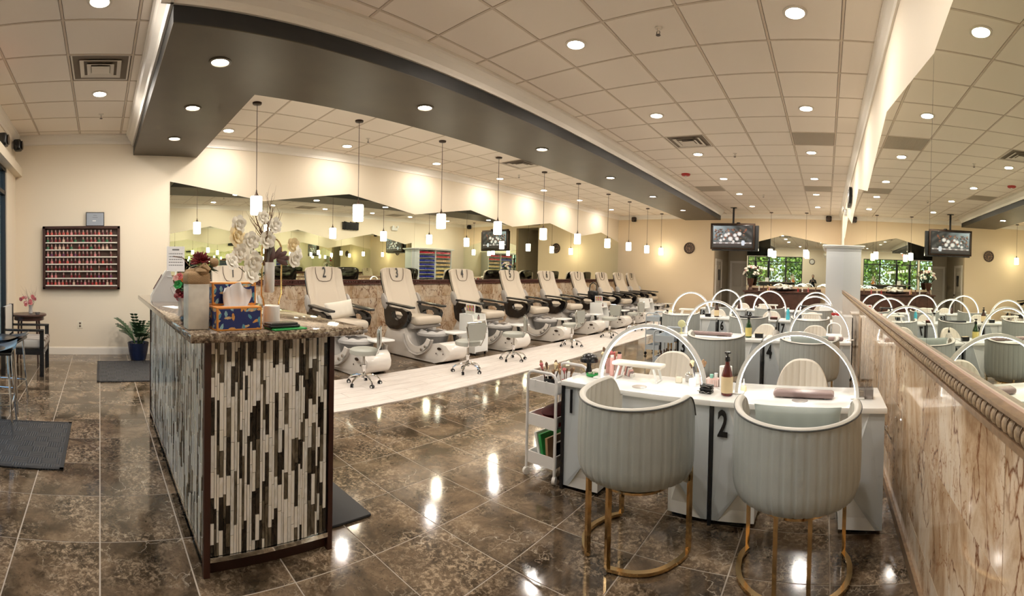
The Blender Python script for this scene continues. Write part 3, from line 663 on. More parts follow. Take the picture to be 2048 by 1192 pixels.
for (dy, l) in ((-.62, .25), (-.1, .29), (.12, .31), (.42, .33), (-.95, .24)): twig(Vector((0, dy * .02, -.02)), Vector((0, dy, 1)).normalized(), l, .009, 2, rr)
br.build('branches', 'branch', BR)
def flower(par, c, nrm, r, mat='petal', name='flower'):
    nrm = Vector(nrm).normalized(); q = nrm.to_track_quat('Z', 'Y').to_matrix().to_4x4(); m = MB()
    for ring, (cnt, off, rad, tilt) in enumerate(((6, .55, .50, -.25), (5, .32, .36, -.75))):
        for k in range(cnt):
            a = 2 * PI * k / cnt + .3 + ring * .5 + rnd.uniform(-.15, .15); R = Matrix.Rotation(a, 4, 'Z') @ T4(r * off, 0, r * .05 * ring) @ Matrix.Rotation(tilt + rnd.uniform(-.15, .15), 4, 'Y')
            m.sphere(c, (r * rad, r * rad * .95, r * .06), 8, 4, q @ R)
    m.sphere(Vector(c) + nrm * r * .12, (r * .2, r * .2, r * .25), 8, 4)
    return m.build(name, mat, par)
for (y, z, r) in ((-.23, .13, .058), (-.21, .045, .052), (-.16, -.06, .055), (-.11, .03, .06), (-.15, .0, .055), (-.22, .19, .05), (-.045, .12, .05), (.0, .2, .045), (-.29, .0, .045), (-.05, .24, .04), (.16, .02, .05), (.18, .1, .045), (-.15, .11, .05), (.2, .06, .042)):
    flower(BR, (rnd.uniform(-.01, .05), y, z), (1, rnd.uniform(-.5, .4), rnd.uniform(-.2, .5)), r, 'petal' if rnd.random() < .8 else 'yellow')
m = MB()
for a in (-.6, .1, .8, 1.6, 2.6): m.sphere((.03, .04 + .045 * math.cos(a), .02 + .03 * math.sin(a)), (.008, .05, .016), 8, 4, Matrix.Rotation(a * .5, 4, 'X'))
m.build('dark_leaves', 'dleaf', BR)
m = MB()
for y in (-.23, -.16, -.1): m.tube([(0, -.01, -.05), (.01, y * .6, -.08), (.01, y, -.02)], .0025, 5)
m.build('flower_stems', 'leaf', BR)
# folded black cloth on green folder
t = thing('green_folder', 'bright green folder lying under the black cloth on the granite', 'folder', (-2.13, .90, TOP), .12); MB().rbox(-.055, .06, -.085, .10, 0, .008, .002, 1).build('cover', 'green', t)
t = thing('black_cloth', 'folded black cloth on the green folder', 'cloth', (-2.14, .895, TOP + .008), .1); MB().rbox(-.045, .045, -.09, .08, 0, .016, .007, 3).rbox(-.04, .04, -.085, .07, .013, .025, .006, 3).build('folds', 'black', t)
# card terminal / tablet stand
t = thing('tablet_stand', 'white sloped tablet stand with a dark screen at the far end of the counter', 'tablet stand', (-4.12, .60, TOP), PI / 2 - .12)
MB().prism([(-.13, 0), (.13, 0), (.13, .035), (.085, .05), (.03, .27), (-.0, .27), (-.13, .05)], -.12, .12, 'y').build('housing', 'greyp', t, smooth=False)
MB().prism([(-.135, .0), (-.13, .05), (-.0, .272), (-.012, .275), (-.145, .05), (-.145, 0)], -.122, .122, 'y').build('front_bezel', 'white', t, smooth=False)
ang = math.atan2(.222, .13)
MB().box(-.075, .075, -.08, .08, -.001, .004, T4(-.07, 0, .165) @ Matrix.Rotation(-ang, 4, 'Y') @ T4(0, 0, .012)).build('screen', 'dred', t, smooth=False)
MB().box(-.02, .17, -.152, -.1505, .10, .20).build('side_panel', 'white', t, smooth=False) if False else None
MB().tube([(.0, -.124, .22), (.05, -.127, .215), (.08, -.127, .17), (.03, -.127, .13), (.07, -.13, .05), (.16, -.13, .004)], .004, 6).build('cable', 'greyp', t)
t = thing('notice_stand', 'upright white printed notice card behind the tablet stand', 'notice', (-4.35, .72, TOP), -.1)
MB().rbox(-.05, .05, -.06, .06, 0, .01, .002, 1).box(-.004, .004, -.008, .008, .01, .28).build('foot', 'white', t)
def notice(u, v):
    if .84 < v < .9 and .3 < u < .7: return (.15, .15, .15)
    if .15 < v < .78 and .1 < u < .9 and int(v * 26) % 3 == 0 and (int(u * 40) * 7 + int(v * 26)) % 5: return (.25, .25, .26)
    return (.85, .85, .86)
MB().box(-.004, .0, -.085, .085, .26, .5).build('card', 'white', t, smooth=False)
painted('print', .165, .235, 40, 52, notice, 'paint', t, T4(.001, 0, .38) @ FACE_X)
painted('print', .165, .235, 40, 52, notice, 'paint', t, T4(-.005, 0, .38) @ FACE_NX)
t = thing('paper_slip', 'loose white paper slip on the granite in front of the tablet stand', 'paper', (-3.45, .56, TOP), .3); MB().box(-.11, .11, -.05, .05, 0, .0015).build('sheet', 'paper', t, smooth=False)
# small coloured flower arrangement + black bag
t = thing('small_bouquet', 'small bouquet of pink, orange and dark red flowers in a glass vase', 'flower arrangement', (-2.75, .50, TOP), 0)
MB().lathe([(.02, 0), (.032, .01), (.03, .09), (.036, .12), (.032, .12), (.026, .09), (.027, .012), (0, .012)], 16).build('glass_vase', 'acr', t)
for (x, y, z, r, mt) in ((0, -.015, .14, .032, 'berry'), (.01, .02, .16, .025, 'berry'), (0, -.03, .2, .022, 'green'), (.01, .0, .19, .024, 'leaf'), (0, .01, .24, .022, 'orange'), (0, -.02, .25, .018, 'hotpink'), (0, .035, .22, .02, 'yellow'), (.01, -.045, .24, .015, 'pink'), (0, .03, .26, .017, 'pink')): flower(t, (x, y, z), (.8, -.5, .3), r * 1.3, mt)
MB().tube([(0, 0, .02), (0, .02, .2), (0, .05, .3), (0, .0, .36), (0, -.06, .37)], .003, 5).tube([(0, 0, .02), (0, -.02, .14)], .004, 5).build('stems', 'branch', t)
t = thing('black_pouch', 'small black pouch beside the wooden vase on the counter', 'pouch', (-2.42, .465, TOP)); MB().sphere((0, 0, .03), (.075, .04, .03), 14, 8).build('pouch_body', 'black', t)
t = thing('green_glass_jar', 'green and red painted glass jar behind the lower tissue boxes', 'jar', (-2.48, .60, TOP)); MB().lathe([(.03, 0), (.036, .02), (.036, .12), (.02, .15), (.022, .17), (0, .17)], 16).build('glass', 'gglass', t); MB().lathe([(.0365, .06), (.037, .065), (.037, .1), (.0365, .105)], 16).build('red_band', 'hotpink', t)
# ---------------------------------------------------------------- entrance area
t = thing('floor_mat', 'black ribbed rubber mat in front of the left stools', 'mat', (-3.88, -.68, 0)); MB().rbox(-.52, .52, -.44, .41, 0, .012, .005, 1).build('mat_body', 'rug', t); MB().box(-.52, .52, .38, .41, .0121, .0135).box(-.52, .52, -.44, -.41, .0121, .0135).box(-.52, -.49, -.44, .41, .0121, .0135).box(.49, .52, -.44, .41, .0121, .0135).build('border', 'mat_edge', t, smooth=False)
t = thing('floor_mat', 'black mat by the polish wall beside the potted plant', 'mat', (-6.63, .49, 0)); MB().rbox(-.65, .65, -.53, .35, 0, .012, .005, 1).build('mat_body', 'rug', t); MB().box(-.65, .65, -.53, -.50, .0121, .0135).box(-.65, -.62, -.53, .35, .0121, .0135).box(.62, .65, -.53, .35, .0121, .0135).build('border', 'mat_edge', t, smooth=False)
t = thing('floor_mat', 'dark rounded anti-fatigue mat behind the reception counter end', 'mat', (-2.9, 1.42, 0)); MB().rbox(-.72, .60, -.2, .14, 0, .02, .015, 2).build('mat_body', 'mat_edge', t)
# potted ZZ plant
t = thing('potted_plant', 'leafy dark green plant in a ribbed navy pot on the floor by the counter', 'potted plant', (-7.42, .62, 0))
MB().lathe([(.11, 0), (.125, .01), (.15, .12), (.17, .25), (.175, .28), (.165, .285), (.155, .25), (0, .25)] , 28).build('pot', 'navy', t)
m = MB()
for z in [.03 + .022 * q for q in range(10)]: r = .118 + .19 * z; m.lathe([(r, z), (r + .007, z + .006), (r, z + .012)], 28)
m.build('pot_ribs', 'navy', t); MB().lathe([(.157, .255), (.08, .265), (0, .262)][::-1], 20).build('soil', 'soil', t)
st = MB(); lf = MB(); rr = random.Random(11)
for k in range(26):
    a = rr.uniform(0, 2 * PI); L_ = rr.uniform(.28, .62); bend = rr.uniform(.3, 1.5); p = Vector((.06 * math.cos(a), .06 * math.sin(a), .26)); d = Vector((math.cos(a) * .25, math.sin(a) * .25, 1)).normalized(); pts = [p]
    for s in range(9):
        d = (d + Vector((math.cos(a) * bend * .16, math.sin(a) * bend * .2, -.05 * bend))).normalized(); p = p + d * L_ / 9
        p.x = max(p.x, -.42); pts.append(p.copy())
        if s > 1:
            for sd in (-1, 1):
                side = d.cross(Vector((0, 0, 1))).normalized() * sd; q = p + side * .035 + d * .012; u = (side + d * .5).normalized(); n = u.cross(d).normalized(); w = u.cross(n)
                l, wd = .062, .028; vs = [p, p + u * l * .35 + w * wd, p + u * l * .75 + w * wd * .7, p + u * l * 1.15, p + u * l * .75 - w * wd * .7, p + u * l * .35 - w * wd, p + u * l * .5 + n * .004, p + u * l * .5 - n * .004]
                for v in vs: v.x = max(v.x, -.44)
                lf.add(vs, [(0, 1, 6), (1, 2, 6), (2, 3, 6), (3, 4, 6), (4, 5, 6), (5, 0, 6), (1, 0, 7), (2, 1, 7), (3, 2, 7), (4, 3, 7), (5, 4, 7), (0, 5, 7)])
    st.tube(pts, [.006 - .0005 * i for i in range(10)], 5)
st.build('stems', 'leaf', t); tag(lf.build('leaves', 'leaf', t, smooth=False), kind='stuff')
# nail polish rack with every bottle
RY0, RY1, RZ0, RZ1 = -.97, .34, 1.12, 2.19
rk = thing('polish_rack', 'dark wooden wall rack with eight shelves of nail polish', 'rack', (XL, (RY0 + RY1) / 2, RZ0)); hw = (RY1 - RY0) / 2; ht = RZ1 - RZ0
MB().box(.0, .012, -hw, hw, 0, ht).build('back_panel', 'woodm', rk, smooth=False)
MB().rbox(0, .085, -hw, -hw + .045, 0, ht, .004, 1).rbox(0, .085, hw - .045, hw, 0, ht, .004, 1).rbox(0, .085, -hw, hw, 0, .04, .004, 1).rbox(0, .085, -hw, hw, ht - .045, ht, .004, 1).build('frame', 'wood', rk)
for k in range(8):
    z = .06 + k * .121; MB().box(.012, .075, -hw + .046, hw - .046, z, z + .012).build('shelf', 'woodm', rk, smooth=False)
    MB().box(.075, .079, -hw + .046, hw - .046, z - .006, z + .014).build('shelf_lip', 'shell', rk, smooth=False)
pcols = {'dark red': (.22, .015, .02), 'coral': (.55, .09, .07), 'rose pink': (.6, .2, .2), 'burgundy': (.12, .01, .02), 'deep green': (.02, .12, .05), 'nude': (.6, .4, .3), 'plum': (.14, .03, .09), 'brown': (.14, .05, .03)}
bm_ = {}
for k, v in pcols.items():
    bm_[k] = (MB().lathe([(.018, 0), (.0235, .003), (.0235, .042), (.010, .050), (0, .05)], 10).mesh('bottle', P('polish_' + k.replace(' ', '_'), v, .1, coat=.5)),)
capm = MB().lathe([(.0105, .048), (.012, .052), (.010, .088), (0, .089)], 8).mesh('cap', P('polish_cap_clear', (.50, .30, .26), .2))
rowmix = [['dark red', 'coral', 'rose pink', 'burgundy', 'nude'], ['burgundy', 'rose pink', 'dark red', 'plum'], ['dark red', 'burgundy', 'brown'], ['burgundy', 'rose pink', 'coral', 'brown'], ['dark red', 'rose pink', 'burgundy', 'plum'], ['dark red', 'deep green', 'burgundy', 'nude'], ['burgundy', 'deep green', 'nude', 'dark red'], ['coral', 'coral', 'dark red', 'burgundy', 'rose pink']]
gaps = {(1, 3), (1, 5), (1, 9), (2, 12), (2, 14), (4, 15), (4, 14), (5, 7), (6, 8)}
for k in range(8):
    for j in range(17 + (1 if k == 0 else 0)):
        if (k, j) in gaps: continue
        c = rowmix[k][rnd.randrange(len(rowmix[k]))]
        b = thing('polish_bottle', '%s nail polish bottle on the %s shelf from the bottom of the wall rack' % (c, ordn[k].replace('nearest', 'first')), 'nail polish', (XL + .045, RY0 + .085 + j * .067 * (17 / (17 + (k == 0))), RZ0 + .072 + k * .121), 0, '%s polish bottles on shelf %d of the wall rack' % (c, k + 1))
        link('glass_body', bm_[c][0], b); link('cap', capm, b)
t = thing('framed_certificate', 'small framed grey certificate standing on top of the polish rack', 'certificate', (XL + .04, -.08, RZ1)); MB().box(-.006, .008, -.155, .155, 0, .235).build('frame', 'black', t, smooth=False)
painted('document', .285, .21, 40, 30, lambda u, v: (.8, .8, .78) if (u - .45) ** 2 * 4 + (v - .36) ** 2 * 30 < .05 else ((.2, .22, .25) if (.6 < v < .66 and .35 < u < .65) or (.78 < v < .83 and .4 < u < .6) else (.30, .33, .38)), 'paint', t, T4(.009, 0, .1175) @ FACE_X)
t = thing('wall_outlet', 'ivory wall outlet low on the wall under the polish rack', 'outlet', (XL, -.34, .51)); MB().rbox(0, .006, -.045, .045, -.065, .065, .004, 1).build('plate', 'outlet', t); MB().rbox(.006, .009, -.018, .018, .008, .04, .004, 1).rbox(.006, .009, -.018, .018, -.04, -.008, .004, 1).build('sockets', 'creamd', t)
# speakers
def speaker(lab, loc, rz, s=1.):
    t = thing('wall_speaker', lab, 'speaker', loc, rz, 'small black wall speakers')
    MB().rbox(-.09 * s, .09 * s, -.16 * s, -.03 * s, -.09 * s, .09 * s, .035 * s, 3).build('cabinet', 'black', t); MB().lathe([(.0, -.002), (.07 * s, 0), (.075 * s, .01), (0, .012)], 16, M4=T4(0, -.165 * s, 0) @ Matrix.Rotation(PI / 2, 4, 'X')).build('grille', 'bronze', t)
    MB().box(-.02 * s, .02 * s, -.04 * s, 0, -.05 * s, .05 * s).build('bracket', 'greyp', t, smooth=False)
speaker('black wall speaker high in the entrance corner beside the polish wall', (-7.62, -1.45, 3.52), PI); speaker('black wall speaker over the front window at the left edge', (-6.45, -1.45, 3.30), PI)
speaker('black wall speaker high on the far wall above the last pedicure chair', (-7.2, 16.3, 3.58), 0); speaker('black wall speaker high on the far wall next to the right mirror corner', (.04, 16.3, 3.60), 0, 1.1)
# end table with flowers
t = thing('end_table', 'small round dark cherry end table in the entrance corner', 'table', (-7.3, -1.13, 0))
MB().lathe([(.0, .72), (.27, .72), (.28, .73), (.28, .745), (.27, .755), (0, .755)], 28).build('tabletop', 'wood', t); MB().lathe([(.22, .66), (.24, .66), (.24, .72), (.22, .72)], 24).build('apron', 'wood', t)
for a in range(4): MB().tube([(.2 * math.cos(a * PI / 2 + .8), .2 * math.sin(a * PI / 2 + .8), .7), (.23 * math.cos(a * PI / 2 + .8), .23 * math.sin(a * PI / 2 + .8), 0)], [.022, .015], 4).build('leg', 'wood', t)
t = thing('flower_vase', 'clear vase of coral pink blossoms on the round end table', 'flower arrangement', (-7.28, -1.1, .755)); MB().lathe([(.025, 0), (.035, .01), (.03, .08), (.035, .14), (.03, .14), (.026, .08), (.028, .012), (0, .012)], 16).build('glass_vase', 'acr', t)
br = MB(); rr = random.Random(2)
for k in range(7): twig(Vector((0, 0, .05)), Vector((rr.uniform(-.4, .4), rr.uniform(-.5, .5), 1)).normalized(), rr.uniform(.28, .38), .004, 1, rr)
br.build('branches', 'branch', t)
for k in range(14): flower(t, (rr.uniform(-.05, .1), rr.uniform(-.15, .13), rr.uniform(.15, .3)), (1, rr.uniform(-.6, .6), rr.uniform(-.3, .5)), rr.uniform(.025, .04), 'hotpink' if k % 3 else 'pink')
t = thing('glass_ashtray', 'small dark glass dish on the end table', 'dish', (-7.2, -.98, .755)); MB().lathe([(.03, 0), (.045, .035), (.04, .035), (.025, .008), (0, .008)], 12).build('bowl', 'smoke', t)
# striped armchair
t = thing('armchair', 'black wooden armchair with a striped grey seat cushion beside the end table', 'chair', (-6.55, -1.06, 0), 0)
for (x, y, h) in ((-.3, .27, .62), (.3, .27, .62), (-.3, -.27, .95), (.3, -.27, .95)): MB().box(x - .028, x + .028, y - .028, y + .028, 0, h).build('leg', 'wood' if 0 else 'black', t, smooth=False)
MB().box(-.3, .3, .25, .29, .30, .38).box(-.3, .3, -.29, -.25, .3, .38).box(-.32, -.28, -.27, .27, .3, .38).box(.28, .32, -.27, .27, .3, .38).build('seat_frame', 'black', t, smooth=False)
MB().rbox(-.3, .3, -.27, .31, .38, .50, .04, 3).build('seat_cushion', 'stripe', t)
m = MB()
for q in range(7): x = -.26 + q * .085; m.rbox(x, x + .035 if q % 2 else x + .015, -.262, .314, .377, .5035, .035, 2)
m.build('cushion_stripes', 'creamd', t)
MB().rbox(-.34, -.27, -.25, .3, .62, .65, .01, 2).build('armrest', 'black', t); MB().rbox(.27, .34, -.25, .3, .62, .65, .01, 2).build('armrest', 'black', t); MB().rbox(-.27, .27, -.3, -.25, .52, .95, .02, 2).build('backrest', 'stripe', t)
# chrome bar stools at the left edge
def barstool(loc, rz, lab):
    t = thing('bar_stool', lab, 'stool', loc, rz, 'chrome bar stools at the front window')
    MB().grid(lambda u, v: ((u - .5) * .44, (v - .5) * .42, .76 + .05 * (2 * v - 1) ** 2 * (1 if v > .5 else .3) - .02 * math.cos((u - .5) * PI) + .0), 10, 12).grid(lambda u, v: ((u - .5) * .44, (v - .5) * .42, .735 + .05 * (2 * v - 1) ** 2 * (1 if v > .5 else .3) - .02 * math.cos((u - .5) * PI)), 10, 12).rbox(-.215, .215, -.205, .19, .725, .755, .012, 2).build('seat', 'black', t)
    for (x, y) in ((-1, -1), (1, -1), (-1, 1), (1, 1)): MB().tube([(x * .16, y * .15, .735), (x * .21, y * .2, 0)], .011, 8).build('leg', 'chrome', t)
    MB().tube([(-.19, -.185, .28), (.19, -.185, .28), (.19, .185, .28), (-.19, .185, .28)], .009, 6, closed=True).build('footrest', 'chrome', t)
    MB().rbox(-.19, .19, -.235, -.205, .95, 1.06, .014, 2).build('backrest', 'black', t); [MB().tube([(q, -.19, .74), (q, -.22, 1.0)], .009, 6).build('back_post', 'chrome', t) for q in (-.17, .17)]
barstool((-4.15, -.98, 0), .1, 'chrome bar stool with a black seat cut by the left edge, nearer one'); barstool((-4.78, -1.0, 0), -.1, 'chrome bar stool with a black seat at the left edge, farther one')
# ---------------------------------------------------------------- pedicure chairs
def back_pt(u, v, off=0.):      # u -1..1 across, v 0..1 up the backrest
    x = -.36 - .40 * v - .06 * math.sin(v * PI * .9) + .05 * max(0, v - .75) * 2; z = .60 + .93 * v
    w = .355 - .02 * v - (.04 * max(0, (v - .9) / .1) ** 2)
    bol = .05 * abs(u) ** 3 * (1 - v * .6); bump_ = -.02 * math.exp(-((abs(u) - .62) / .05) ** 2) * (v < .97)
    return Vector((x + bol + bump_ + off, u * w, z - (.03 * abs(u) ** 4 if v > .95 else 0)))
def pedi_chair():
    t = thing('pedicure_chair', '', 'pedicure chair', (0, 0, 0), 0, 'numbered pedicure spa chairs')
    # tub body: side outline extruded, with a bulge
    prof = [(-.60, .0), (-.62, .30), (-.50, .50), (-.15, .53), (-.02, .50), (.04, .34), (.12, .21), (.24, .13), (.36, .11), (.50, .15), (.60, .24), (.66, .32), (.78, .335), (.90, .30), (.97, .22), (.96, .14), (.86, .05), (.70, .0)]
    def body(u, v):
        s = 2 * v - 1; i = u * (len(prof) - 1); k = min(int(i), len(prof) - 2); f = i - k
        return None
    n = len(prof); ys = [-.36, -.34, -.28, .28, .34, .36]; sc = [.93, .985, 1, 1, .985, .93]
    vs = []; cx, cz = .15, .22
    tp = lambda x: 1 - .42 * max(0, min(1, (x - .42) / .55)) ** 1.4
    for y, s in zip(ys, sc): vs += [(cx + (p[0] - cx) * s, y * tp(p[0]), max(.004, cz + (p[1] - cz) * s)) for p in prof]
    fs = [(a * n + i, a * n + (i + 1) % n, (a + 1) * n + (i + 1) % n, (a + 1) * n + i) for a in range(5) for i in range(n)] + [tuple(range(n))[::-1], tuple(5 * n + i for i in range(n))]
    MB().add(vs, fs).build('tub_body', 'tub', t, ang=50)
    arc = [(.33 + .34 * math.cos(a) - .0, .43 + .33 * math.sin(a)) for a in [PI * (1.02 + .93 * q / 16) for q in range(17)]]
    for s in (-1, 1):
        MB().tube([(x, s * .362 * tp(x), z) for x, z in arc], .03, 8, flat=(1, .45)).build('trim_curve', 'tubg', t)
        arc2 = [(.33 + .305 * math.cos(a), .43 + .29 * math.sin(a)) for a in [PI * (1.04 + .90 * q / 16) for q in range(17)]]
        o2 = [(x, z) for x, z in arc2] + [(.33 + .24 * math.cos(a), .43 + .19 * math.sin(a)) for a in [PI * (1.94 - .88 * q / 16) for q in range(17)]]
        MB().add([(x, s * yy * tp(x), z) for yy in (.355, .372) for x, z in o2], [tuple(range(34)), tuple(range(67, 33, -1))] + [(i, (i + 1) % 34, 34 + (i + 1) % 34, 34 + i) for i in range(34)]).build('white_lip', 'tub', t, ang=20)
    MB().lathe([(.12, .15), (.21, .19), (.265, .36), (.275, .44), (.262, .44), (.245, .37), (.17, .25), (0, .23)], 28, (.33, 0, 0)).build('basin', 'basin', t)
    def lin(u, v):
        a = u * 2 * PI; r = .274 + .010 * math.sin(a * 9) - .10 * v + .02 * math.sin(a * 5) * v; return (.33 + r * math.cos(a), r * math.sin(a), .425 + .05 * math.sin(v * 2.2) + .012 * math.sin(a * 7 + 1))
    MB().grid(lin, 48, 4, cu=True).lathe([(.272, .40), (.28, .405), (.28, .435), (.27, .44)], 28, (.33, 0, 0)).build('plastic_liner', 'liner', t, fix=False)
    for (x, z) in ((.47, .205), (.55, .26)): MB().lathe([(.0, 0), (.024, .0), (.022, .016), (0, .018)], 12, M4=T4(x, -.372 * tp(x) - .004, z) @ Matrix.Rotation(PI / 2, 4, 'X')).build('control_knob', 'chrome', t)
    MB().lathe([(.0, 0), (.05, .0), (.047, .006), (0, .006)], 20, M4=T4(.80, -.36 * tp(.8) - .008, .25) @ Matrix.Rotation(PI / 2, 4, 'X') @ Matrix.Diagonal((1, .45, 1, 1))).build('jet_plate', 'bronze', t)
    for q in (.74, .86): MB().lathe([(0, 0), (.014, 0), (0, .008)], 8, M4=T4(q, -.362 * tp(q) - .003, .17) @ Matrix.Rotation(PI / 2, 4, 'X')).build('jet', 'bronze', t)
    # footrest plate
    MB().rbox(.50, .80, .04, .38, .445, .475, .013, 2).build('footrest', 'white', t); MB().tube([(.64, .2, .45), (.68, .2, .30)], .03, 8).build('footrest_post', 'black', t)
    # seat
    MB().prism([(-.42, .50), (.16, .50), (.2, .54), (.12, .58), (-.42, .60)], -.30, .30, 'y').build('seat_base', 'tubg', t, smooth=False)
    def seat(u, v):
        a = u * 2 - 1; x = -.40 + .68 * v; z = .70 + .02 * math.sin(v * PI) - .05 * max(0, v - .8) / .2 * 1 + .02 * abs(a) ** 3 - .012 * math.exp(-(abs(a) - .6) ** 2 / .004)
        return (x, a * .295, z)
    MB().rbox(-.40, .25, -.30, .30, .56, .70, .06, 4).build('seat_cushion', 'cream', t)
    MB().grid(lambda u, v: (-.34 + .5 * v, (u - .5) * .56, .693 + .014 * math.sin(v * PI) * math.sin(u * PI) + .004 * math.sin(u * 14)), 14, 10).build('seat_pad', 'cream', t, fix=False)
    # backrest: front pad, side, shell
    nu, nv = 28, 20
    m = MB().grid(lambda u, v: back_pt(2 * u - 1, v), nu, nv)
    ed = [(q / nu * 2 - 1, 0) for q in range(nu + 1)] + [(1, q / nv) for q in range(1, nv + 1)] + [(1 - q / nu * 2, 1) for q in range(1, nu + 1)] + [(-1, 1 - q / nv) for q in range(1, nv)]
    a = [back_pt(*e) for e in ed]; b = [back_pt(e[0] * .99, e[1], -.075) for e in ed]; N = len(ed)
    m.add(a + b, [(i, (i + 1) % N, (i + 1) % N + N, i + N) for i in range(N)]); m.build('backrest_pad', 'cream', t, fix=False, ang=60)
    def sh(u, v): p = back_pt((2 * u - 1) * 1.02, v * .96, 0); w = 1 - (2 * u - 1) ** 4; return (p.x - .07 - .10 * w * math.sin(PI * (.15 + .8 * v)), p.y, p.z)
    MB().grid(sh, 14, 12).add([sh(0, v / 12) for v in range(13)] + [back_pt(-1.01, v / 12 * .96, -.05) for v in range(13)] + [sh(1, v / 12) for v in range(13)] + [back_pt(1.01, v / 12 * .96, -.05) for v in range(13)], [(q, q + 1, q + 14, q + 13) for q in range(12)] + [(26 + q, 27 + q, 40 + q, 39 + q) for q in range(12)]).grid(lambda u, v: tuple(Vector(sh(u, 1)) * (1 - v) + back_pt((2 * u - 1), 1, -.06) * v), 14, 2).build('back_shell', 'blackl', t, fix=False)
    for s in (-1, 1): MB().sphere((-.56, s * .385, .92), (.09, .035, .16), 10, 8, Matrix.Rotation(-.4, 4, 'Y')).build('side_airbag', 'tubg', t)
    us = [(-.52, .985), (-.47, .88), (-.40, .79), (-.30, .745), (-.12, .73), (.12, .73), (.30, .745), (.40, .79), (.47, .88), (.52, .985)]
    MB().tube([back_pt(u, v, .006) for u, v in us], .006, 6).build('head_pad_seam', 'creamd', t)
    for s in (-1, 1): MB().tube([back_pt(s * .62, .08 + .1 * q, -.012) for q in range(9)], .003, 5).build('side_seam', 'creamd', t)
    MB().tube([(-.40, -.29, .70), (-.2, -.3, .68), (.1, -.3, .66), (.22, -.29, .63)], .003, 5).build('seat_seam', 'creamd', t)
    # armrests: black glossy loop with opening
    for s in (-1, 1):
        out = [(-.50, .52), (-.55, .70), (-.56, .82), (-.50, .85), (-.1, .83), (.10, .79), (.14, .74), (.10, .62), (.0, .52), (-.15, .46), (-.38, .46)]
        inn = [(-.30, .66), (-.33, .74), (-.22, .78), (-.06, .77), (-.0, .72), (-.06, .66), (-.16, .62)]
        y0, y1 = (.31, .40) if s > 0 else (-.40, -.31)
        vs = [(p[0], y, p[1]) for y in (y0, y1) for p in out] + [(p[0], y, p[1]) for y in (y0, y1) for p in inn]; no, ni = len(out), len(inn)
        bm = bmesh.new(); V = [bm.verts.new(v) for v in vs]
        for y in (0, 1):
            oe = [bm.edges.new((V[y * no + i], V[y * no + (i + 1) % no])) for i in range(no)]; ie = [bm.edges.new((V[2 * no + y * ni + i], V[2 * no + y * ni + (i + 1) % ni])) for i in range(ni)]
            bmesh.ops.triangle_fill(bm, use_beauty=True, edges=oe + ie, use_dissolve=False)
        for i in range(no): bm.faces.new((V[i], V[(i + 1) % no], V[no + (i + 1) % no], V[no + i]))
        for i in range(ni): bm.faces.new((V[2 * no + i], V[2 * no + (i + 1) % ni], V[2 * no + ni + (i + 1) % ni], V[2 * no + ni + i]))
        bmesh.ops.recalc_face_normals(bm, faces=bm.faces); me = bpy.data.meshes.new('armrest'); bm.to_mesh(me); bm.free(); me.materials.append(M['blackl'])
        link('armrest', me, t)
        MB().rbox(-.54, .16, min(y0, y1) - .02, max(y0, y1) + .02, .82, .855, .015, 2, T4(0, 0, .03) @ Matrix.Rotation(.06, 4, 'Y')).build('arm_pad', 'black', t)
    return t
PC = pedi_chair(); PC.location = (-6.2, 2.05, 0)
nums = ['1', '2', '3', '4', '5', '6', '7', '8', '9', '10']; WD = dict(zip(nums, 'one two three four five six seven eight nine ten'.split()))
ys = [2.05, 3.65, 5.18, 6.9, 8.5, 10.03, 11.63, 13.15, 14.4, 15.45]
def mark(t, n):
    p = back_pt(0, .885, .004); q = back_pt(0, .95, .004); tilt = math.atan2(p.x - q.x, q.z - p.z)
    text('number', n, .25, t, T4(p.x + .008, 0, p.z) @ Matrix.Rotation(-tilt, 4, 'Y') @ FACE_X, 'black', .003, .56)
PCs = []
for k in range(10):
    lab = 'cream pedicure spa chair with black armrests, marked %s on the headrest' % WD[nums[k]]
    if k == 0: PC['label'] = lab; c = PC; PCs.append(c)
    else: c = dup(PC, (-6.2, ys[k], 0), 0, lab); PCs.append(c)
for k, c in enumerate(PCs): mark(c, nums[k])
def cushion(lab, loc, M4, sz=(.21, .14, .05), mat='cream', name='lumbar_cushion'):
    t = thing(name, lab, 'cushion', loc)
    m = MB()
    for sg in (-1, 1):
        def f(u, v, sg=sg):
            a, b = 2 * u - 1, 2 * v - 1; h = sz[2] * ((1 - a ** 4) * (1 - b ** 4)) ** .5 * (1 + .05 * math.sin(u * 30)); k = 1 + .06 * (abs(a) * abs(b)) ** 2
            return M4 @ Vector((a * sz[0] * k, b * sz[1] * k, sg * h))
        m.grid(f, 22, 14)
    m.build('cushion_body', mat, t, fix=False); return t
cushion('pale ribbed lumbar cushion leaning on the seat of chair two', (-6.42, 3.68, .84), FACE_X @ Matrix.Rotation(.12, 4, 'Z') @ Matrix.Rotation(-.35, 4, 'X'), (.24, .135, .055), 'shell')
# black bag on chair seven
t = thing('black_bag', 'black handbag hanging over the armrest of chair seven', 'bag', (-6.15, 11.18, .87)); MB().rbox(-.16, .16, -.05, .05, -.1, .14, .04, 3).build('bag_body', 'black', t); MB().tube([(-.12, 0, .12), (-.1, 0, .3), (0, 0, .37), (.1, 0, .3), (.12, 0, .12)], .016, 8).build('handle', 'black', t)
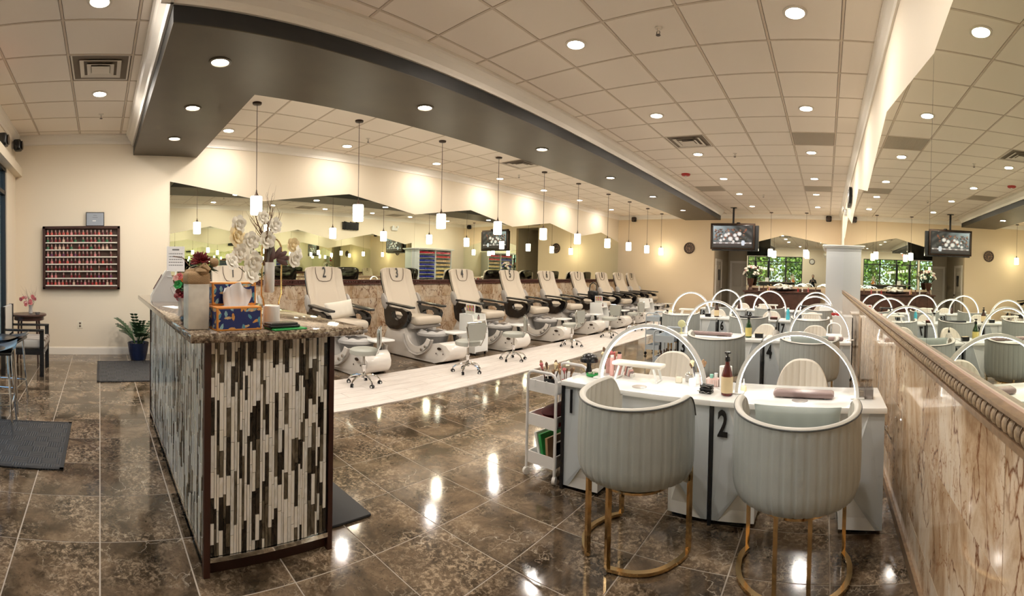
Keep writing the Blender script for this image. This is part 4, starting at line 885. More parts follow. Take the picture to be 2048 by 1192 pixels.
# pedicure stools
def pstool():
    t = thing('pedicure_stool', '', 'stool', (0, 0, 0), 0, 'grey pedicure stools on chrome bases')
    MB().lathe([(0, .405), (.16, .405), (.185, .415), (.19, .44), (.185, .465), (.16, .48), (.08, .485), (0, .484)], 28).build('seat', 'stool', t)
    MB().lathe([(.03, .10), (.03, .12), (.022, .13), (.022, .24), (.03, .25), (.03, .27), (.016, .28), (.016, .40), (0, .405)], 14).build('gas_column', 'chrome', t)
    for k in range(5):
        a = 2 * PI * k / 5 + .3; c, s = math.cos(a), math.sin(a)
        MB().tube([(0, 0, .13), (c * .08, s * .08, .135), (c * .17, s * .17, .11), (c * .215, s * .215, .07)], [.02, .018, .014, .011], 8).build('base_leg', 'chrome', t)
        w = MB(); R = T4(c * .215, s * .215, .028) @ Matrix.Rotation(a + .5, 4, 'Z') @ Matrix.Rotation(PI / 2, 4, 'X')
        w.lathe([(.012, -.018), (.027, -.017), (.028, -.006), (.02, 0), (.028, .006), (.027, .017), (.012, .018)], 14, M4=R); w.tube([(c * .215, s * .215, .03), (c * .215, s * .215, .075)], .007, 6)
        w.build('caster', 'black', t); MB().lathe([(0, -.02), (.012, -.019), (.012, .019), (0, .02)], 10, M4=R).build('caster_hub', 'white', t)
    # backrest on +x side... facing -x
    op = [(-.13, .50), (.13, .50), (.145, .53), (.17, .70), (.15, .74), (-.15, .74), (-.17, .70), (-.145, .53)]
    MB().add([(x, y, z) for x in (.175, .215) for y, z in op], [tuple(range(8))[::-1], tuple(range(8, 16))] + [(i, (i + 1) % 8, 8 + (i + 1) % 8, 8 + i) for i in range(8)]).build('backrest', 'stool', t, ang=20)
    MB().tube([(.05, -.1, .40), (.16, -.115, .41), (.21, -.14, .52), (.205, -.178, .70), (.2, -.155, .755), (.2, .155, .755), (.205, .178, .70), (.21, .14, .52), (.16, .115, .41), (.05, .1, .40)], .008, 8).build('back_frame', 'chrome', t)
    return t
PS = pstool()
sts = [(-4.98, 3.22, .9, 'in front of chair two'), (-4.72, 4.85, -.15, 'in front of chair three'), (-4.83, 6.06, .75, 'in front of chair four'), (-4.85, 7.95, 0, 'in front of chair six'), (-4.85, 9.65, 1.3, 'in front of chair seven'), (-4.9, 11.2, -.1, 'in front of chair eight')]
for k, (x, y, a, l) in enumerate(sts):
    lab = 'grey wheeled pedicure stool ' + l
    if k == 0: PS.location = (x, y, 0); PS.rotation_euler.z = a; PS['label'] = lab
    else: dup(PS, (x, y, 0), a, lab)
# white side trolleys with products between chairs
def trolley(k, x, y, pic):
    t = thing('side_trolley', 'white product trolley between pedicure chairs %s' % k, 'trolley', (x, y, 0), 0, 'white side trolleys')
    MB().prism([(-.2, .04), (.2, .04), (.2, .40), (.12, .72), (-.2, .72)], -.17, -.15, 'y').prism([(-.2, .04), (.2, .04), (.2, .40), (.12, .72), (-.2, .72)], .15, .17, 'y').build('side_panel', 'white', t, smooth=False)
    MB().box(.185, .2, -.15, .15, .06, .38).build('front_panel', 'white', t, smooth=False)
    for z in (.10, .36, .60): MB().box(-.19, .17, -.15, .15, z, z + .015).build('shelf', 'whitem', t, smooth=False)
    MB().box(-.2, -.19, -.15, .15, .04, .72).build('back_panel', 'white', t, smooth=False)
    for (a, b) in ((-.17, -.13), (.17, -.13), (-.17, .13), (.17, .13)): MB().lathe([(0, -.012), (.022, -.01), (.022, .01), (0, .012)], 10, M4=T4(a, b, .022) @ Matrix.Rotation(PI / 2, 4, 'X')).box(a - .008, a + .008, b - .008, b + .008, .03, .045).build('caster', 'black', t)
    for q, (a, b, h, r, mt) in enumerate(((-.1, -.08, .13, .02, 'amber'), (-.02, -.02, .1, .028, 'whitem'), (.06, .06, .09, .022, 'plum'), (-.1, .06, .12, .02, 'mint'))):
        bt = thing('product_bottle', '%s product bottle on the white trolley between chairs %s' % (['amber', 'white', 'mauve', 'mint green'][q], k), 'bottle', (x + a, y + b, .615), 0, 'bottles on the side trolleys')
        MB().lathe([(r * .8, 0), (r, .004), (r, h * .6), (r * .5, h * .75), (r * .45, h * .8), (0, h * .8)], 12).build('bottle_body', mt, bt); MB().lathe([(r * .5, h * .8), (r * .5, h * .95), (.004, h), (0, h)], 8).build('cap', 'black', bt)
    if pic:
        f = thing('framed_photo', 'small framed photo standing on the white trolley between chairs %s' % k, 'photo', (x + .03, y - .12, .72)); MB().box(-.11, .11, -.006, .006, 0, .18).build('frame', 'white', f, smooth=False)
        painted('photo_print', .19, .15, 16, 14, lambda u, v: (.1 + .5 * abs(math.sin(u * 9 + v * 5)), .07 + .3 * abs(math.sin(u * 7)), .06 + .2 * abs(math.cos(v * 6))) if v > .25 else (.6, .6, .55), 'paint', f, T4(0, -.008, .09) @ FACE_Y)
for a in (('three and four', -5.75, 6.05, 1), ('six and seven', -5.75, 10.83, 1), ('eight and nine', -5.6, 13.78, 0)): trolley(*a)
t = thing('wall_outlet', 'white outlet with a plugged cord on the marble between chairs two and three', 'outlet', (XL + .012, 4.5, .66)); MB().rbox(0, .006, -.04, .04, -.06, .06, .004, 1).build('plate', 'outlet', t); MB().rbox(.006, .03, -.015, .015, -.01, .03, .004, 1).tube([(.03, 0, .01), (.05, .01, -.05), (.04, .05, -.25), (.05, .06, -.5), (.03, .0, -.62)], .006, 6).build('cord', 'black', t)

# ---------------------------------------------------------------- manicure desks
DW, DD, DH = 1.04, .50, .76
def desk_parts(t, drawer=True):
    MB().rbox(-.01, DW + .0, -.015, DD, .725, DH, .006, 2).build('desk_top', 'white', t)
    # left & right faceted pedestals
    for s in (0, 1):
        def X(x): return x if s == 0 else DW - x
        A = [(0.012, .0, .725), (.10, .0, .725), (.20, -.0, .42), (.20, .0, .24), (.03, .0, .03), (.012, .0, .03)]
        pts = {'a': (.012, .01, .725), 'b': (.10, .01, .725), 'c': (.27, .03, .725), 'd': (.20, -.012, .40), 'e': (.20, -.012, .25), 'f': (.012, .01, .03), 'g': (.05, .01, .03), 'h': (.27, .03, .03), 'i': (.27, .03, .33)}
        P_ = {k: (X(v[0]), v[1], v[2]) for k, v in pts.items()}
        def poly(name, keys, mat):
            f = [P_[k] for k in keys]; n = len(f); bk = [(p[0], p[1] + .012, p[2]) for p in f]
            MB().add(f + bk, [tuple(range(n)), tuple(range(2 * n - 1, n - 1, -1))] + [(i, (i + 1) % n, n + (i + 1) % n, n + i) for i in range(n)]).build(name, mat, t, smooth=False)
        poly('facet_panel', 'abdegf', 'desk'); poly('facet_panel', 'bcid', 'desk2'); poly('facet_panel', 'ide', 'desk2'); poly('base_facet', 'gehg' if 0 else 'geih', 'white')
        xa, xb = sorted((X(.012), X(.27))); MB().box(xa, xb, .035, DD - .02, .03, .725).build('pedestal', 'desk2', t, smooth=False)
        xa, xb = sorted((X(.03), X(.25))); MB().box(xa, xb, .06, DD - .04, 0, .03).build('plinth', 'black', t, smooth=False)
    MB().box(.27, DW - .27, .02, .035, .42, .725).build('modesty_panel', 'desk2', t, smooth=False)
    MB().box(.275, DW - .275, .012, .022, .60, .72).build('drawer_front', 'desk2', t, smooth=False)
    MB().box(-.012, .010, .0, DD - .02, .0, .722).build('black_strip', 'black', t, smooth=False)
    MB().lathe([(.05, 0), (.05, .002), (.04, .003), (0, .002)], 18, (DW / 2 + .0, .12, DH)).build('dust_grille', 'tubg', t)
def arch_lamp(parent_none, lab, x, y, w=.40, h=.385, rz=0):
    t = thing('arch_lamp', lab, 'desk lamp', (x, y, DH), rz, 'white arched LED desk lamps')
    N = 28; a, b = w, h
    def ring(off): return [((a + off) * math.cos(PI - PI * q / N), 0, .0 + (b + off) * math.sin(PI * q / N)) for q in range(N + 1)]
    def strip(name, o0, o1, y0, y1, mat):
        p, q = ring(o0), ring(o1); n = N + 1; vs = [(v[0], yy, v[2]) for yy in (y0, y1) for v in p] + [(v[0], yy, v[2]) for yy in (y0, y1) for v in q]
        fs = []
        for i in range(N): fs += [(i, i + 1, n + i + 1, n + i), (2 * n + i, 2 * n + i + 1, 3 * n + i + 1, 3 * n + i), (i, i + 1, 2 * n + i + 1, 2 * n + i), (n + i, n + i + 1, 3 * n + i + 1, 3 * n + i)]
        MB().add(vs, fs).build(name, mat, t, ang=30)
    strip('arch_frame', 0, .022, -.017, .017, 'white'); strip('light_strip', -.004, -.0005, -.010, .010, 'strip')
    for s in (-1, 1): MB().rbox(s * a - .045 + s * .01, s * a + .045 + s * .01, -.03, .03, 0, .012, .004, 1).build('foot', 'white', t)
    return t
def barrel_r(z):    # outer radius of the bucket against height
    pr = [(.385, .18), (.391, .235), (.41, .285), (.445, .313), (.50, .327), (.62, .330), (.75, .327), (.9, .322)]
    for (a, ra), (b, rb_) in zip(pr, pr[1:]):
        if z <= b: return ra + (rb_ - ra) * max(0, (z - a) / (b - a))
    return pr[-1][1]
def barrel_chair():
    t = thing('barrel_chair', '', 'chair', (0, 0, 0), 0, 'grey channelled barrel chairs')
    A = math.radians(116); NC = 24
    def rim(f): s = abs(f); return .835 + .055 * s ** 2 - (.13 * max(0, (s - .86) / .14) ** 2)
    def ang(f): return -PI / 2 + f * A
    def outer(u, v):
        f = 2 * u - 1; z = .385 + (rim(f) - .385) * v ** .8; r = barrel_r(z); c = abs(((u * NC) % 1) - .5) * 2; r -= .005 * max(0, (c - .82) / .18) ** 2
        a = ang(f); return (r * math.cos(a), r * math.sin(a) * 1.0, z)
    def inner(u, v):
        f = 2 * u - 1; z = .46 + (rim(f) - .005 - .46) * v; r = barrel_r(max(z, .52)) - .036; c = abs(((u * NC) % 1) - .5) * 2; r += .006 * max(0, (c - .8) / .2) ** 2
        a = ang(f) * 1.0; return (r * math.cos(a), r * math.sin(a), z)
    MB().grid(outer, NC * 6, 16).build('outer_shell', 'grey', t, fix=False, ang=60)
    MB().grid(inner, NC * 5, 6).build('inner_shell', 'grey_in', t, fix=False, ang=60)
    def cap(u, v):
        f = 2 * u - 1; a = ang(f); r = barrel_r(rim(f)) - .036 * v; return (r * math.cos(a), r * math.sin(a), rim(f) + .010 * math.sin(PI * v) - .005 * v)
    m = MB().grid(cap, 80, 6)
    for u in (0, 1):
        m.grid(lambda p, v: tuple(Vector(outer(u, v)) * (1 - p) + Vector((inner(u, max(0, (outer(u, v)[2] - .46) / (rim(2 * u - 1) - .465)))[0], inner(u, 0)[1], outer(u, v)[2])) * p + Vector((math.cos(ang(2 * u - 1) + (PI / 2 if u else -PI / 2)), math.sin(ang(2 * u - 1) + (PI / 2 if u else -PI / 2)), 0)) * .014 * math.sin(PI * p)), 5, 12)
    m.build('rim', 'grey_in', t, fix=False, ang=70)
    MB().tube([(barrel_r(rim(f)) * 1.006 * math.cos(ang(f)), barrel_r(rim(f)) * 1.006 * math.sin(ang(f)), rim(f) - .004) for f in [q / 40 - 1 for q in range(81)]], .0035, 6).build('piping', 'piping', t)
    MB().lathe([(0, .40), (.2, .40), (.25, .42), (.262, .46), (.25, .50), (.2, .512), (0, .515)], 32).build('seat_cushion', 'grey_in', t)
    MB().lathe([(0, .375), (.125, .375), (.20, .383), (.20, .395), (0, .4)], 28).build('seat_base', 'grey', t)
    # gold base: two mirrored frames
    MB().tube([(.19 * math.cos(a), .19 * math.sin(a), .372) for a in [2 * PI * q / 28 for q in range(28)]], .011, 4, closed=True, flat=(1.3, .8)).build('base_ring', 'gold', t)
    for s in (-1, 1):
        arc = [(s * .075, -.275, .016)] + [(s * .285 * math.sin(a), -.275 * math.cos(a) * 1.0, .016) for a in [PI * q / 24 for q in range(3, 13)]] + [(s * .288, .04, .016), (s * .282, .10, .016), (s * .262, .153, .016)]
        MB().tube(arc, .016, 4, flat=(1.25, .75)).build('floor_bar', 'gold', t, ang=25)
        MB().box(s * .078 - .010, s * .078 + .010, -.289, -.263, .02, .435).build('back_post', 'gold', t, smooth=False)
        MB().box(s * .262 - .010, s * .262 + .010, .140, .166, .02, .47).build('front_post', 'gold', t, smooth=False)
    return t
def tech_chair():
    t = thing('technician_chair', '', 'chair', (0, 0, 0), 0, 'ivory shell technician chairs')
    def f(off):
        def g(u, v):
            a = 2 * u - 1; zt = .43 + .40 * max(.0, 1 - abs(a) ** 2.7) ** .42; z = .43 + (zt - .43) * v; c = abs(((u * 9) % 1) - .5) * 2
            return (a * .225, .17 - .10 * a * a * 1.0 + .10 * v + off - (.006 * max(0, (c - .8) / .2) if off == 0 else 0) * -1, z)
        return g
    m = MB().grid(f(0), 45, 10).grid(f(.05), 30, 10)
    ed = lambda F, q: F(q, 1)
    m.grid(lambda u, v: tuple(Vector(f(0)(u, 1)) * (1 - v) + Vector(f(.05)(u, 1)) * v + Vector((0, 0, .012 * math.sin(PI * v)))), 45, 4)
    m.build('shell_back', 'shell', t, fix=False, ang=60)
    MB().tube([tuple(Vector(f(.025)(q / 40, 1)) + Vector((0, .03, .004))) for q in range(41)], .004, 5).build('edge_piping', 'piping', t)
    MB().rbox(-.23, .23, -.2, .2, .42, .50, .035, 3).build('seat_cushion', 'shell', t); MB().lathe([(.022, .08), (.022, .42), (0, .42)], 12).build('column', 'chrome', t)
    for k in range(5):
        a = 2 * PI * k / 5; MB().tube([(0, 0, .10), (.25 * math.cos(a), .25 * math.sin(a), .06)], [.02, .012], 8).build('base_leg', 'chrome', t)
        MB().sphere((.25 * math.cos(a), .25 * math.sin(a), .028), .028, 8, 6).build('caster', 'black', t)
    return t
BC = barrel_chair(); TC = tech_chair()
first = {}
def place(proto, x, y, rz, lab):
    if not first.get(proto.name): first[proto.name] = 1; proto.location = (x, y, 0); proto.rotation_euler.z = rz; proto['label'] = lab; return proto
    return dup(proto, (x, y, 0), rz, lab)
D0 = thing('manicure_desk', '', 'desk', (0, 0, 0), 0, 'numbered white and grey manicure desks'); desk_parts(D0)
rows = [(2.70, [(-1.705, '1'), (-.66, '2')]), (5.45, [(-1.79, '3'), (-.72, '4')]), (8.0, [(-2.96, '5'), (-1.88, '6'), (-.80, '7')]), (10.3, [(-2.84, '8'), (-1.75, '9'), (-.66, '10')])]
DK = {}
for y, ds in rows:
    for x, n in ds:
        lab = 'white-topped grey manicure desk numbered %s%s' % (WD[n], {'1': ', nearest on the left', '2': ', nearest beside the marble wall', '5': ', far left of the third row', '8': ', left of the farthest row'}.get(n, ' on its left leg'))
        if n == '1': D0.location = (x, y, 0); D0['label'] = lab; d = D0
        else: d = dup(D0, (x, y, 0), 0, lab)
        DK[n] = (d, x, y)
for n, (d, x, y) in DK.items(): text('number', n, .22, d, T4(.07, -.003, .615) @ FACE_Y, 'black', .006, .58, .001)
for n, (d, x, y) in DK.items():
    cx = {'1': -1.14, '2': -.165, '3': -1.38, '4': -.06, '5': -2.45, '6': -1.34, '7': -.18, '8': -2.28, '9': -1.27, '10': -.2}[n]
    w = .385 if n in '12' else .38
    arch_lamp(None, 'glowing white arched LED lamp on desk %s' % WD[n], cx, y + .2, w - .015, .39 if n in '12' else .42)
    if n == '1': bx, by, rz = -1.0, 2.36, .36
    elif n == '2': bx, by, rz = -.125, 2.36, .02
    else: bx, by, rz = x + .56, y - .42, .05
    if n == '3': bx = -1.2
    if n == '5': bx = -2.44
    if n == '6': bx = -1.26
    place(BC, bx, by, -rz if n == '1' else rz, 'pale grey barrel chair with gold legs pulled up to desk %s' % WD[n])
    tx = {'1': -1.27, '2': -.17, '3': -.95, '4': -.13, '5': -2.15, '6': -1.05, '7': -.25, '8': -2.05, '9': -1.5, '10': -.1}[n]
    place(TC, tx, y + .80 + .03, 0 if n != '3' else -.5, 'ivory technician chair with a rounded back behind desk %s' % WD[n])
cushion('pale grey-green pillow inside the barrel chair at desk two', (-.12, 2.21, .785), FACE_Y @ Matrix.Rotation(-.2, 4, 'X'), (.2, .1, .035), 'pillow', 'seat_pillow')
cushion('grey-green pillow inside the barrel chair at desk four', (-.16, 4.85, .80), FACE_Y @ Matrix.Rotation(-.2, 4, 'X'), (.19, .1, .035), 'pillow', 'seat_pillow')
# ---------------------------------------------------------------- things on the desks
Z = DH
def on(name, lab, cat, x, y, z=Z, rz=0, group=None): return thing(name, lab, cat, (x, y, z), rz, group)
def armrest(lab, x, y, w=.2, mat='white'):       # padded hand rest on two legs
    t = on('hand_rest', lab, 'hand rest', x, y, group='padded manicure hand rests')
    MB().rbox(-w, w, -.055, .055, .095, .125, .014, 3).build('pad', 'shell' if mat == 'white' else mat, t)
    for s in (-1, 1): MB().tube([(s * (w - .06), -.045, .096), (s * (w - .035), -.05, .006), (s * (w - .035), .05, .006), (s * (w - .06), .045, .096)], .009, 6).build('leg', mat, t)
    return t
def pad(lab, x, y, w=.25, mat='plum', rz=0):
    t = on('arm_pad', lab, 'arm pad', x, y, rz=rz, group='flat arm pads on the desks'); MB().rbox(-w, w, -.05, .05, .004, .045, .018, 3).build('cushion', mat, t); MB().box(-w + .06, w - .06, -.03, .03, 0, .005).build('base_plate', 'black', t, smooth=False); return t
def pump(lab, x, y, glass, lbl, h=.25, r=.034, capm_='black'):
    t = on('pump_bottle', lab, 'bottle', x, y, group='tall bottles on the desks')
    MB().lathe([(r * .85, 0), (r, .006), (r, h * .48), (r * .8, h * .58), (r * .42, h * .74), (r * .38, h * .84), (0, h * .84)], 20).build('bottle_body', glass, t)
    MB().lathe([(r + .0008, h * .07), (r + .0015, h * .08), (r + .0015, h * .45), (r + .0008, h * .46)], 20).build('label_band', lbl, t)
    MB().lathe([(r * .45, h * .82), (r * .5, h * .84), (r * .42, h * .93), (.005, h * .94), (.005, h * 1.0), (.02, h * 1.01), (.021, h * 1.05), (0, h * 1.06)], 14).tube([(0, 0, h * 1.03), (0, -.035, h * 1.03), (0, -.04, h)], .005, 6).build('pump_head', capm_, t)
    return t
def box(name, lab, cat, x, y, sx, sy, sz, mat, z=Z, rz=0, lid=None, grp=None):
    t = on(name, lab, cat, x, y, z, rz, grp); MB().rbox(-sx / 2, sx / 2, -sy / 2, sy / 2, 0, sz, .004, 1).build('box_body', mat, t)
    if lid: MB().rbox(-sx / 2 + .006, sx / 2 - .006, -sy / 2 + .006, sy / 2 - .006, sz, sz + .004, .002, 1).build('lid', lid, t)
    return t
# desk one
armrest('white padded hand rest on folding legs on desk one', -1.27, 3.0, .19)
def brushcup(lab, x, y, z, n, mats, cupm='white', r=.03, h=.07, L_=.17):
    t = on('brush_cup', lab, 'brush holder', x, y, z); MB().lathe([(r * .9, 0), (r, .003), (r, h), (r - .004, h), (r - .004, .006), (0, .006)], 14).build('cup', cupm, t)
    rr = random.Random(int(x * 100) + n)
    for k in range(n):
        a = 2 * PI * k / n + rr.random(); d = Vector((math.cos(a) * .28, math.sin(a) * .28, 1)).normalized(); l = L_ * rr.uniform(.75, 1.05); p = Vector((math.cos(a) * r * .5, math.sin(a) * r * .5, .008))
        b = MB().tube([p, p + d * l * .72], .0035, 5).build('brush_handle', mats[k % len(mats)], t)
        hd = MB(); q = d.to_track_quat('Z', 'Y').to_matrix().to_4x4(); hd.lathe([(.004, 0), (.006, .01), (.012, .03), (.010, .045), (0, .05)], 8, p + d * l * .72, None) if 0 else hd.tube([p + d * l * .72, p + d * l * .80, p + d * l * .93, p + d * l], [.005, .007, .012 + .004 * (k % 2), .005], 8)
        hd.build('bristles', ['tan', 'hotpink', 'branch', 'yellow'][k % 4], t)
    return t
brushcup('white cup of slim brushes at the right foot of the lamp on desk one', -.86, 3.08, Z, 5, ['navy', 'tan', 'whitem'])
brushcup('pink cup of pens and files at the left foot of the lamp on desk one', -1.55, 3.10, Z, 6, ['red', 'pink', 'black'], 'pink', .028, .11, .2)
for k, (x, y, h, m_) in enumerate(((-1.49, 3.02, .13, 'pink'), (-1.46, 3.08, .15, 'pink'), (-1.50, 3.13, .10, 'whitem'))):
    t = on('nail_tip_tube', '%s tube of nail supplies inside the left side of lamp one, %s' % (m_.replace('whitem', 'white'), ['nearest', 'tallest', 'behind the others'][k]), 'tube', x, y); MB().lathe([(.015, 0), (.017, .003), (.017, h), (.012, h + .005), (0, h + .005)], 12).build('tube_body', m_, t); MB().lathe([(.013, h + .004), (.013, h + .02), (0, h + .021)], 10).build('cap', 'black' if k == 1 else 'white', t)
t = on('polish_swatch_fan', 'stepped rack of small pink and brown colour swatches behind lamp one', 'swatch rack', -1.41, 3.1)
for k in range(6): MB().rbox(-.012, .012, -.02, .02, 0, .085 - k * .012, .003, 1, T4(k * .013, -k * .008, 0) @ Matrix.Rotation(.2, 4, 'Y')).build('swatch', ['pink', 'plum', 'whitem'][k % 3], t)
t = on('dust_brush', 'black mushroom-shaped dusting brush standing left of lamp one', 'brush', -1.665, 2.99)
MB().lathe([(.022, 0), (.026, .004), (.022, .03), (.016, .05), (.018, .085), (0, .09)], 16).build('handle', 'black', t)
def mush(u, v):
    a = u * 2 * PI; th = v * PI * .56; r = .066 * (1 + .02 * math.sin(a * 17)); return (r * math.sin(th) * math.cos(a), r * math.sin(th) * math.sin(a), .098 + .055 * math.cos(th))
MB().grid(mush, 40, 8, cu=True).lathe([(.066, .09), (.015, .08)], 40).build('bristle_dome', 'black', t)
t = on('green_dish', 'round green dish of nail tips beside the dusting brush', 'dish', -1.60, 2.93); MB().lathe([(.035, 0), (.045, .004), (.047, .02), (.042, .02), (.04, .006), (0, .006)], 20).build('dish', 'green', t)
m = MB(); rr = random.Random(4)
for k in range(10): m.sphere((rr.uniform(-.025, .025), rr.uniform(-.025, .025), .018 + rr.uniform(0, .012)), (.009, .006, .008), 6, 4)
tag(m.build('nail_tips', 'shell', t), kind='stuff')
t = on('glass_cup', 'small clear cup with a silver lid at the right of desk one', 'cup', -.93, 3.1); MB().lathe([(.02, 0), (.024, .003), (.026, .05), (.022, .05), (.02, .006), (0, .006)], 14).build('cup', 'acr', t); MB().lathe([(.027, .05), (.02, .06), (.006, .066), (.006, .075), (0, .076)], 14).build('lid', 'chrome', t)
box('cream_carton', 'tiny cream carton with a dark square by the glass cup on desk one', 'box', -.985, 3.05, .045, .03, .04, 'outlet')
t = on('white_jar', 'short white jar at the foot of lamp one', 'jar', -.87, 2.99); MB().lathe([(.024, 0), (.026, .003), (.026, .045), (.022, .052), (0, .052)], 16).build('jar', 'white', t)
t = on('card_holder', 'black box of business cards between desks one and two', 'card holder', -.735, 2.85, rz=-.1)
for k in range(3): MB().rbox(-.04, .04, -.03 + .006 * k, .03, .018 * k, .018 * k + .016, .003, 1).build('card_box', 'black' if k < 3 else 'white', t)
MB().tube([(-.03, -.031, .008), (-.01, -.034, .016), (.01, -.034, .006), (.03, -.031, .014)], .0016, 4).tube([(-.03, -.026, .045), (0, -.03, .05), (.03, -.026, .042)], .0016, 4).build('silver_print', 'chrome', t)
# desk two
pump('dark red glass pump bottle with a cream label on desk two', -.60, 2.84, 'amber', 'label', .26, .036)
t = on('paper_roll', 'upright white paper towel roll behind the red bottle', 'paper roll', -.655, 3.05); MB().lathe([(.018, 0), (.042, 0), (.043, .004), (.043, .135), (.042, .139), (.018, .139), (.018, 0)], 22).build('roll', 'paper', t)
t = on('pink_caddy', 'small pink ribbed caddy with a mint cap bottle beside the paper roll', 'caddy', -.745, 3.06)
MB().rbox(-.045, .045, -.03, .03, 0, .05, .004, 1).build('caddy_box', 'pink', t); m = MB()
for k in range(7): m.box(-.042 + k * .0135, -.036 + k * .0135, -.033, -.03, .004, .048)
m.build('ribs', 'whitem', t); MB().lathe([(.013, .05), (.013, .075), (0, .076)], 10, (-.01, 0, 0)).build('mint_cap', 'mint', t); MB().lathe([(.012, .05), (.012, .085), (0, .086)], 10, (.02, 0, 0)).build('white_cap', 'white', t)
pad('mauve flat arm pad inside the lamp on desk two', -.12, 2.90, .19, 'plum', -.03)
t = on('oil_bottle', 'small dropper bottle of amber oil inside lamp two', 'bottle', -.515, 2.97); MB().lathe([(.016, 0), (.018, .003), (.018, .03), (.008, .04), (0, .04)], 12).build('glass', 'yellow', t); MB().lathe([(.009, .04), (.009, .05), (.004, .065), (.004, .08), (0, .08)], 10).build('dropper', 'white', t)
t = on('acrylic_organizer', 'clear acrylic organizer at the wall end of desk two', 'organizer', .265, 2.93)
for (a, b, c_, d_) in ((-.05, .05, -.045, -.042), (-.05, .05, .042, .045), (-.05, -.047, -.045, .045), (.047, .05, -.045, .045), (.0, .003, -.045, .045)): MB().box(a, b, c_, d_, 0, .075 if a != -.05 else .06).build('acrylic_wall', 'smoke', t, smooth=False)
MB().lathe([(.014, .004), (.014, .04), (0, .04)], 10, (-.02, 0, 0)).build('small_jar', 'yellow', t)
# desk three, 4
pad('dark mauve flat arm pad on desk three', -1.4, 5.62, .26); pad('dark mauve flat arm pad on desk four', -.02, 5.6, .25)
pump('green glass pump bottle with a yellow label on desk three', -.93, 5.6, 'gglass', 'glabel', .27, .04)
box('card_box', 'small dark card box beside the green bottle on desk three', 'card holder', -.80, 5.62, .1, .06, .055, 'black', lid='label')
t = on('clip_fan', 'small pale lime clip-on fan at the left end of desk three', 'fan', -1.80, 5.62); MB().lathe([(.03, 0), (.035, .004), (.02, .012), (.009, .02), (.009, .09), (0, .09)], 14).build('stand', 'fanp', t)
MB().lathe([(0, -.02), (.035, -.018), (.048, -.01), (.048, .01), (.035, .018), (0, .02)], 20, M4=T4(0, 0, .125) @ Matrix.Rotation(PI / 2, 4, 'X')).build('fan_head', 'fanp', t); MB().tube([(.03, 0, .15), (.07, 0, .13), (.08, 0, .08), (.075, 0, 0)], .006, 6).build('flex_arm', 'white', t)
t = on('clear_pump', 'clear glass bottle with a thin black pump on desk four', 'bottle', -.60, 5.68); MB().lathe([(.03, 0), (.045, .01), (.047, .05), (.035, .085), (.012, .1), (.012, .11), (0, .11)], 18).build('glass', 'acr', t); MB().lathe([(.014, .105), (.012, .13), (.004, .14), (.004, .17), (0, .172)], 10).build('pump_head', 'black', t)
t = on('wire_basket', 'white basket with an arched handle at the wall end of desk four', 'basket', .12, 5.86); MB().rbox(-.1, .1, -.05, .05, 0, .05, .006, 2).build('tray', 'white', t); MB().tube([(-.085, 0, .03), (-.085, 0, .13)] + [(.085 * math.cos(a), 0, .13 + .06 * math.sin(a)) for a in [PI * (1 - q / 10) for q in range(11)]] + [(.085, 0, .03)], .008, 6).build('handle', 'white', t)
# row 3
armrest('white padded hand rest with a dark top on desk five', -2.5, 8.2, .17); t = on('yellow_candle', 'little pale yellow flower ornament at the left of desk five', 'ornament', -2.83, 8.15); flower(t, (0, 0, .05), (0, -1, .5), .045, 'yellow'); MB().lathe([(.03, 0), (.035, .03), (.01, .045), (0, .045)], 12).build('pot', 'white', t)
pump('amber bottle with a tan label between desks five and six', -1.96, 8.2, 'wood', 'label', .27, .045); box('card_box', 'dark card box at the right end of desk five', 'card holder', -2.1, 8.12, .1, .06, .06, 'black', lid='whitem')
pad('black flat arm pad on desk six', -1.35, 8.15, .25, 'black')
t = on('spray_bottle', 'white spray bottle with a black trigger on desk six', 'bottle', -1.0, 8.2); MB().lathe([(.028, 0), (.032, .004), (.032, .1), (.014, .13), (.013, .15), (0, .15)], 14).build('bottle_body', 'white', t); MB().rbox(-.02, .02, -.045, .03, .15, .185, .008, 2).tube([(0, -.03, .16), (0, -.045, .12)], .005, 6).build('trigger', 'black', t)
box('swatch_box', 'small box of dark polish swatches on desk six', 'box', -.9, 8.12, .13, .06, .045, 'wood', lid='hotpink')
t = on('blue_bottle', 'sky blue plastic bottle at the left of desk seven', 'bottle', -.66, 8.2); MB().lathe([(.03, 0), (.035, .004), (.035, .06), (.027, .09), (.033, .13), (.033, .15), (.02, .175), (.018, .2), (0, .2)], 16).build('bottle_body', 'blue', t); MB().lathe([(.022, .195), (.022, .215), (0, .216)], 12).build('cap', 'white', t)
armrest('white padded hand rest on desk seven', -.25, 8.2, .2)
# row 4
t = on('wine_bottle', 'small dark bottle at the left end of desk nine', 'bottle', -1.98, 10.5); MB().lathe([(.03, 0), (.034, .004), (.034, .09), (.012, .14), (.012, .19), (0, .19)], 14).build('bottle_body', 'wood', t); MB().lathe([(.0125, .15), (.014, .17), (.014, .192), (0, .193)], 10).build('cap', 'black', t)
armrest('white padded hand rest on desk nine', -1.3, 10.5, .22)
armrest('small black hand rest on desk ten inside the lamp', -.42, 10.5, .15, 'black')
t = on('snack_box', 'open white box of red goods on the wall end of desk ten', 'box', .0, 10.55); MB().rbox(-.13, .13, -.08, .08, 0, .10, .006, 1).rbox(-.10, .08, -.06, .06, .1, .17, .006, 1).build('carton', 'white', t); MB().rbox(-.07, .05, -.064, -.06, .12, .16, .003, 1).rbox(.04, .12, -.07, .05, .05, .14, .02, 2).build('red_goods', 'red', t)
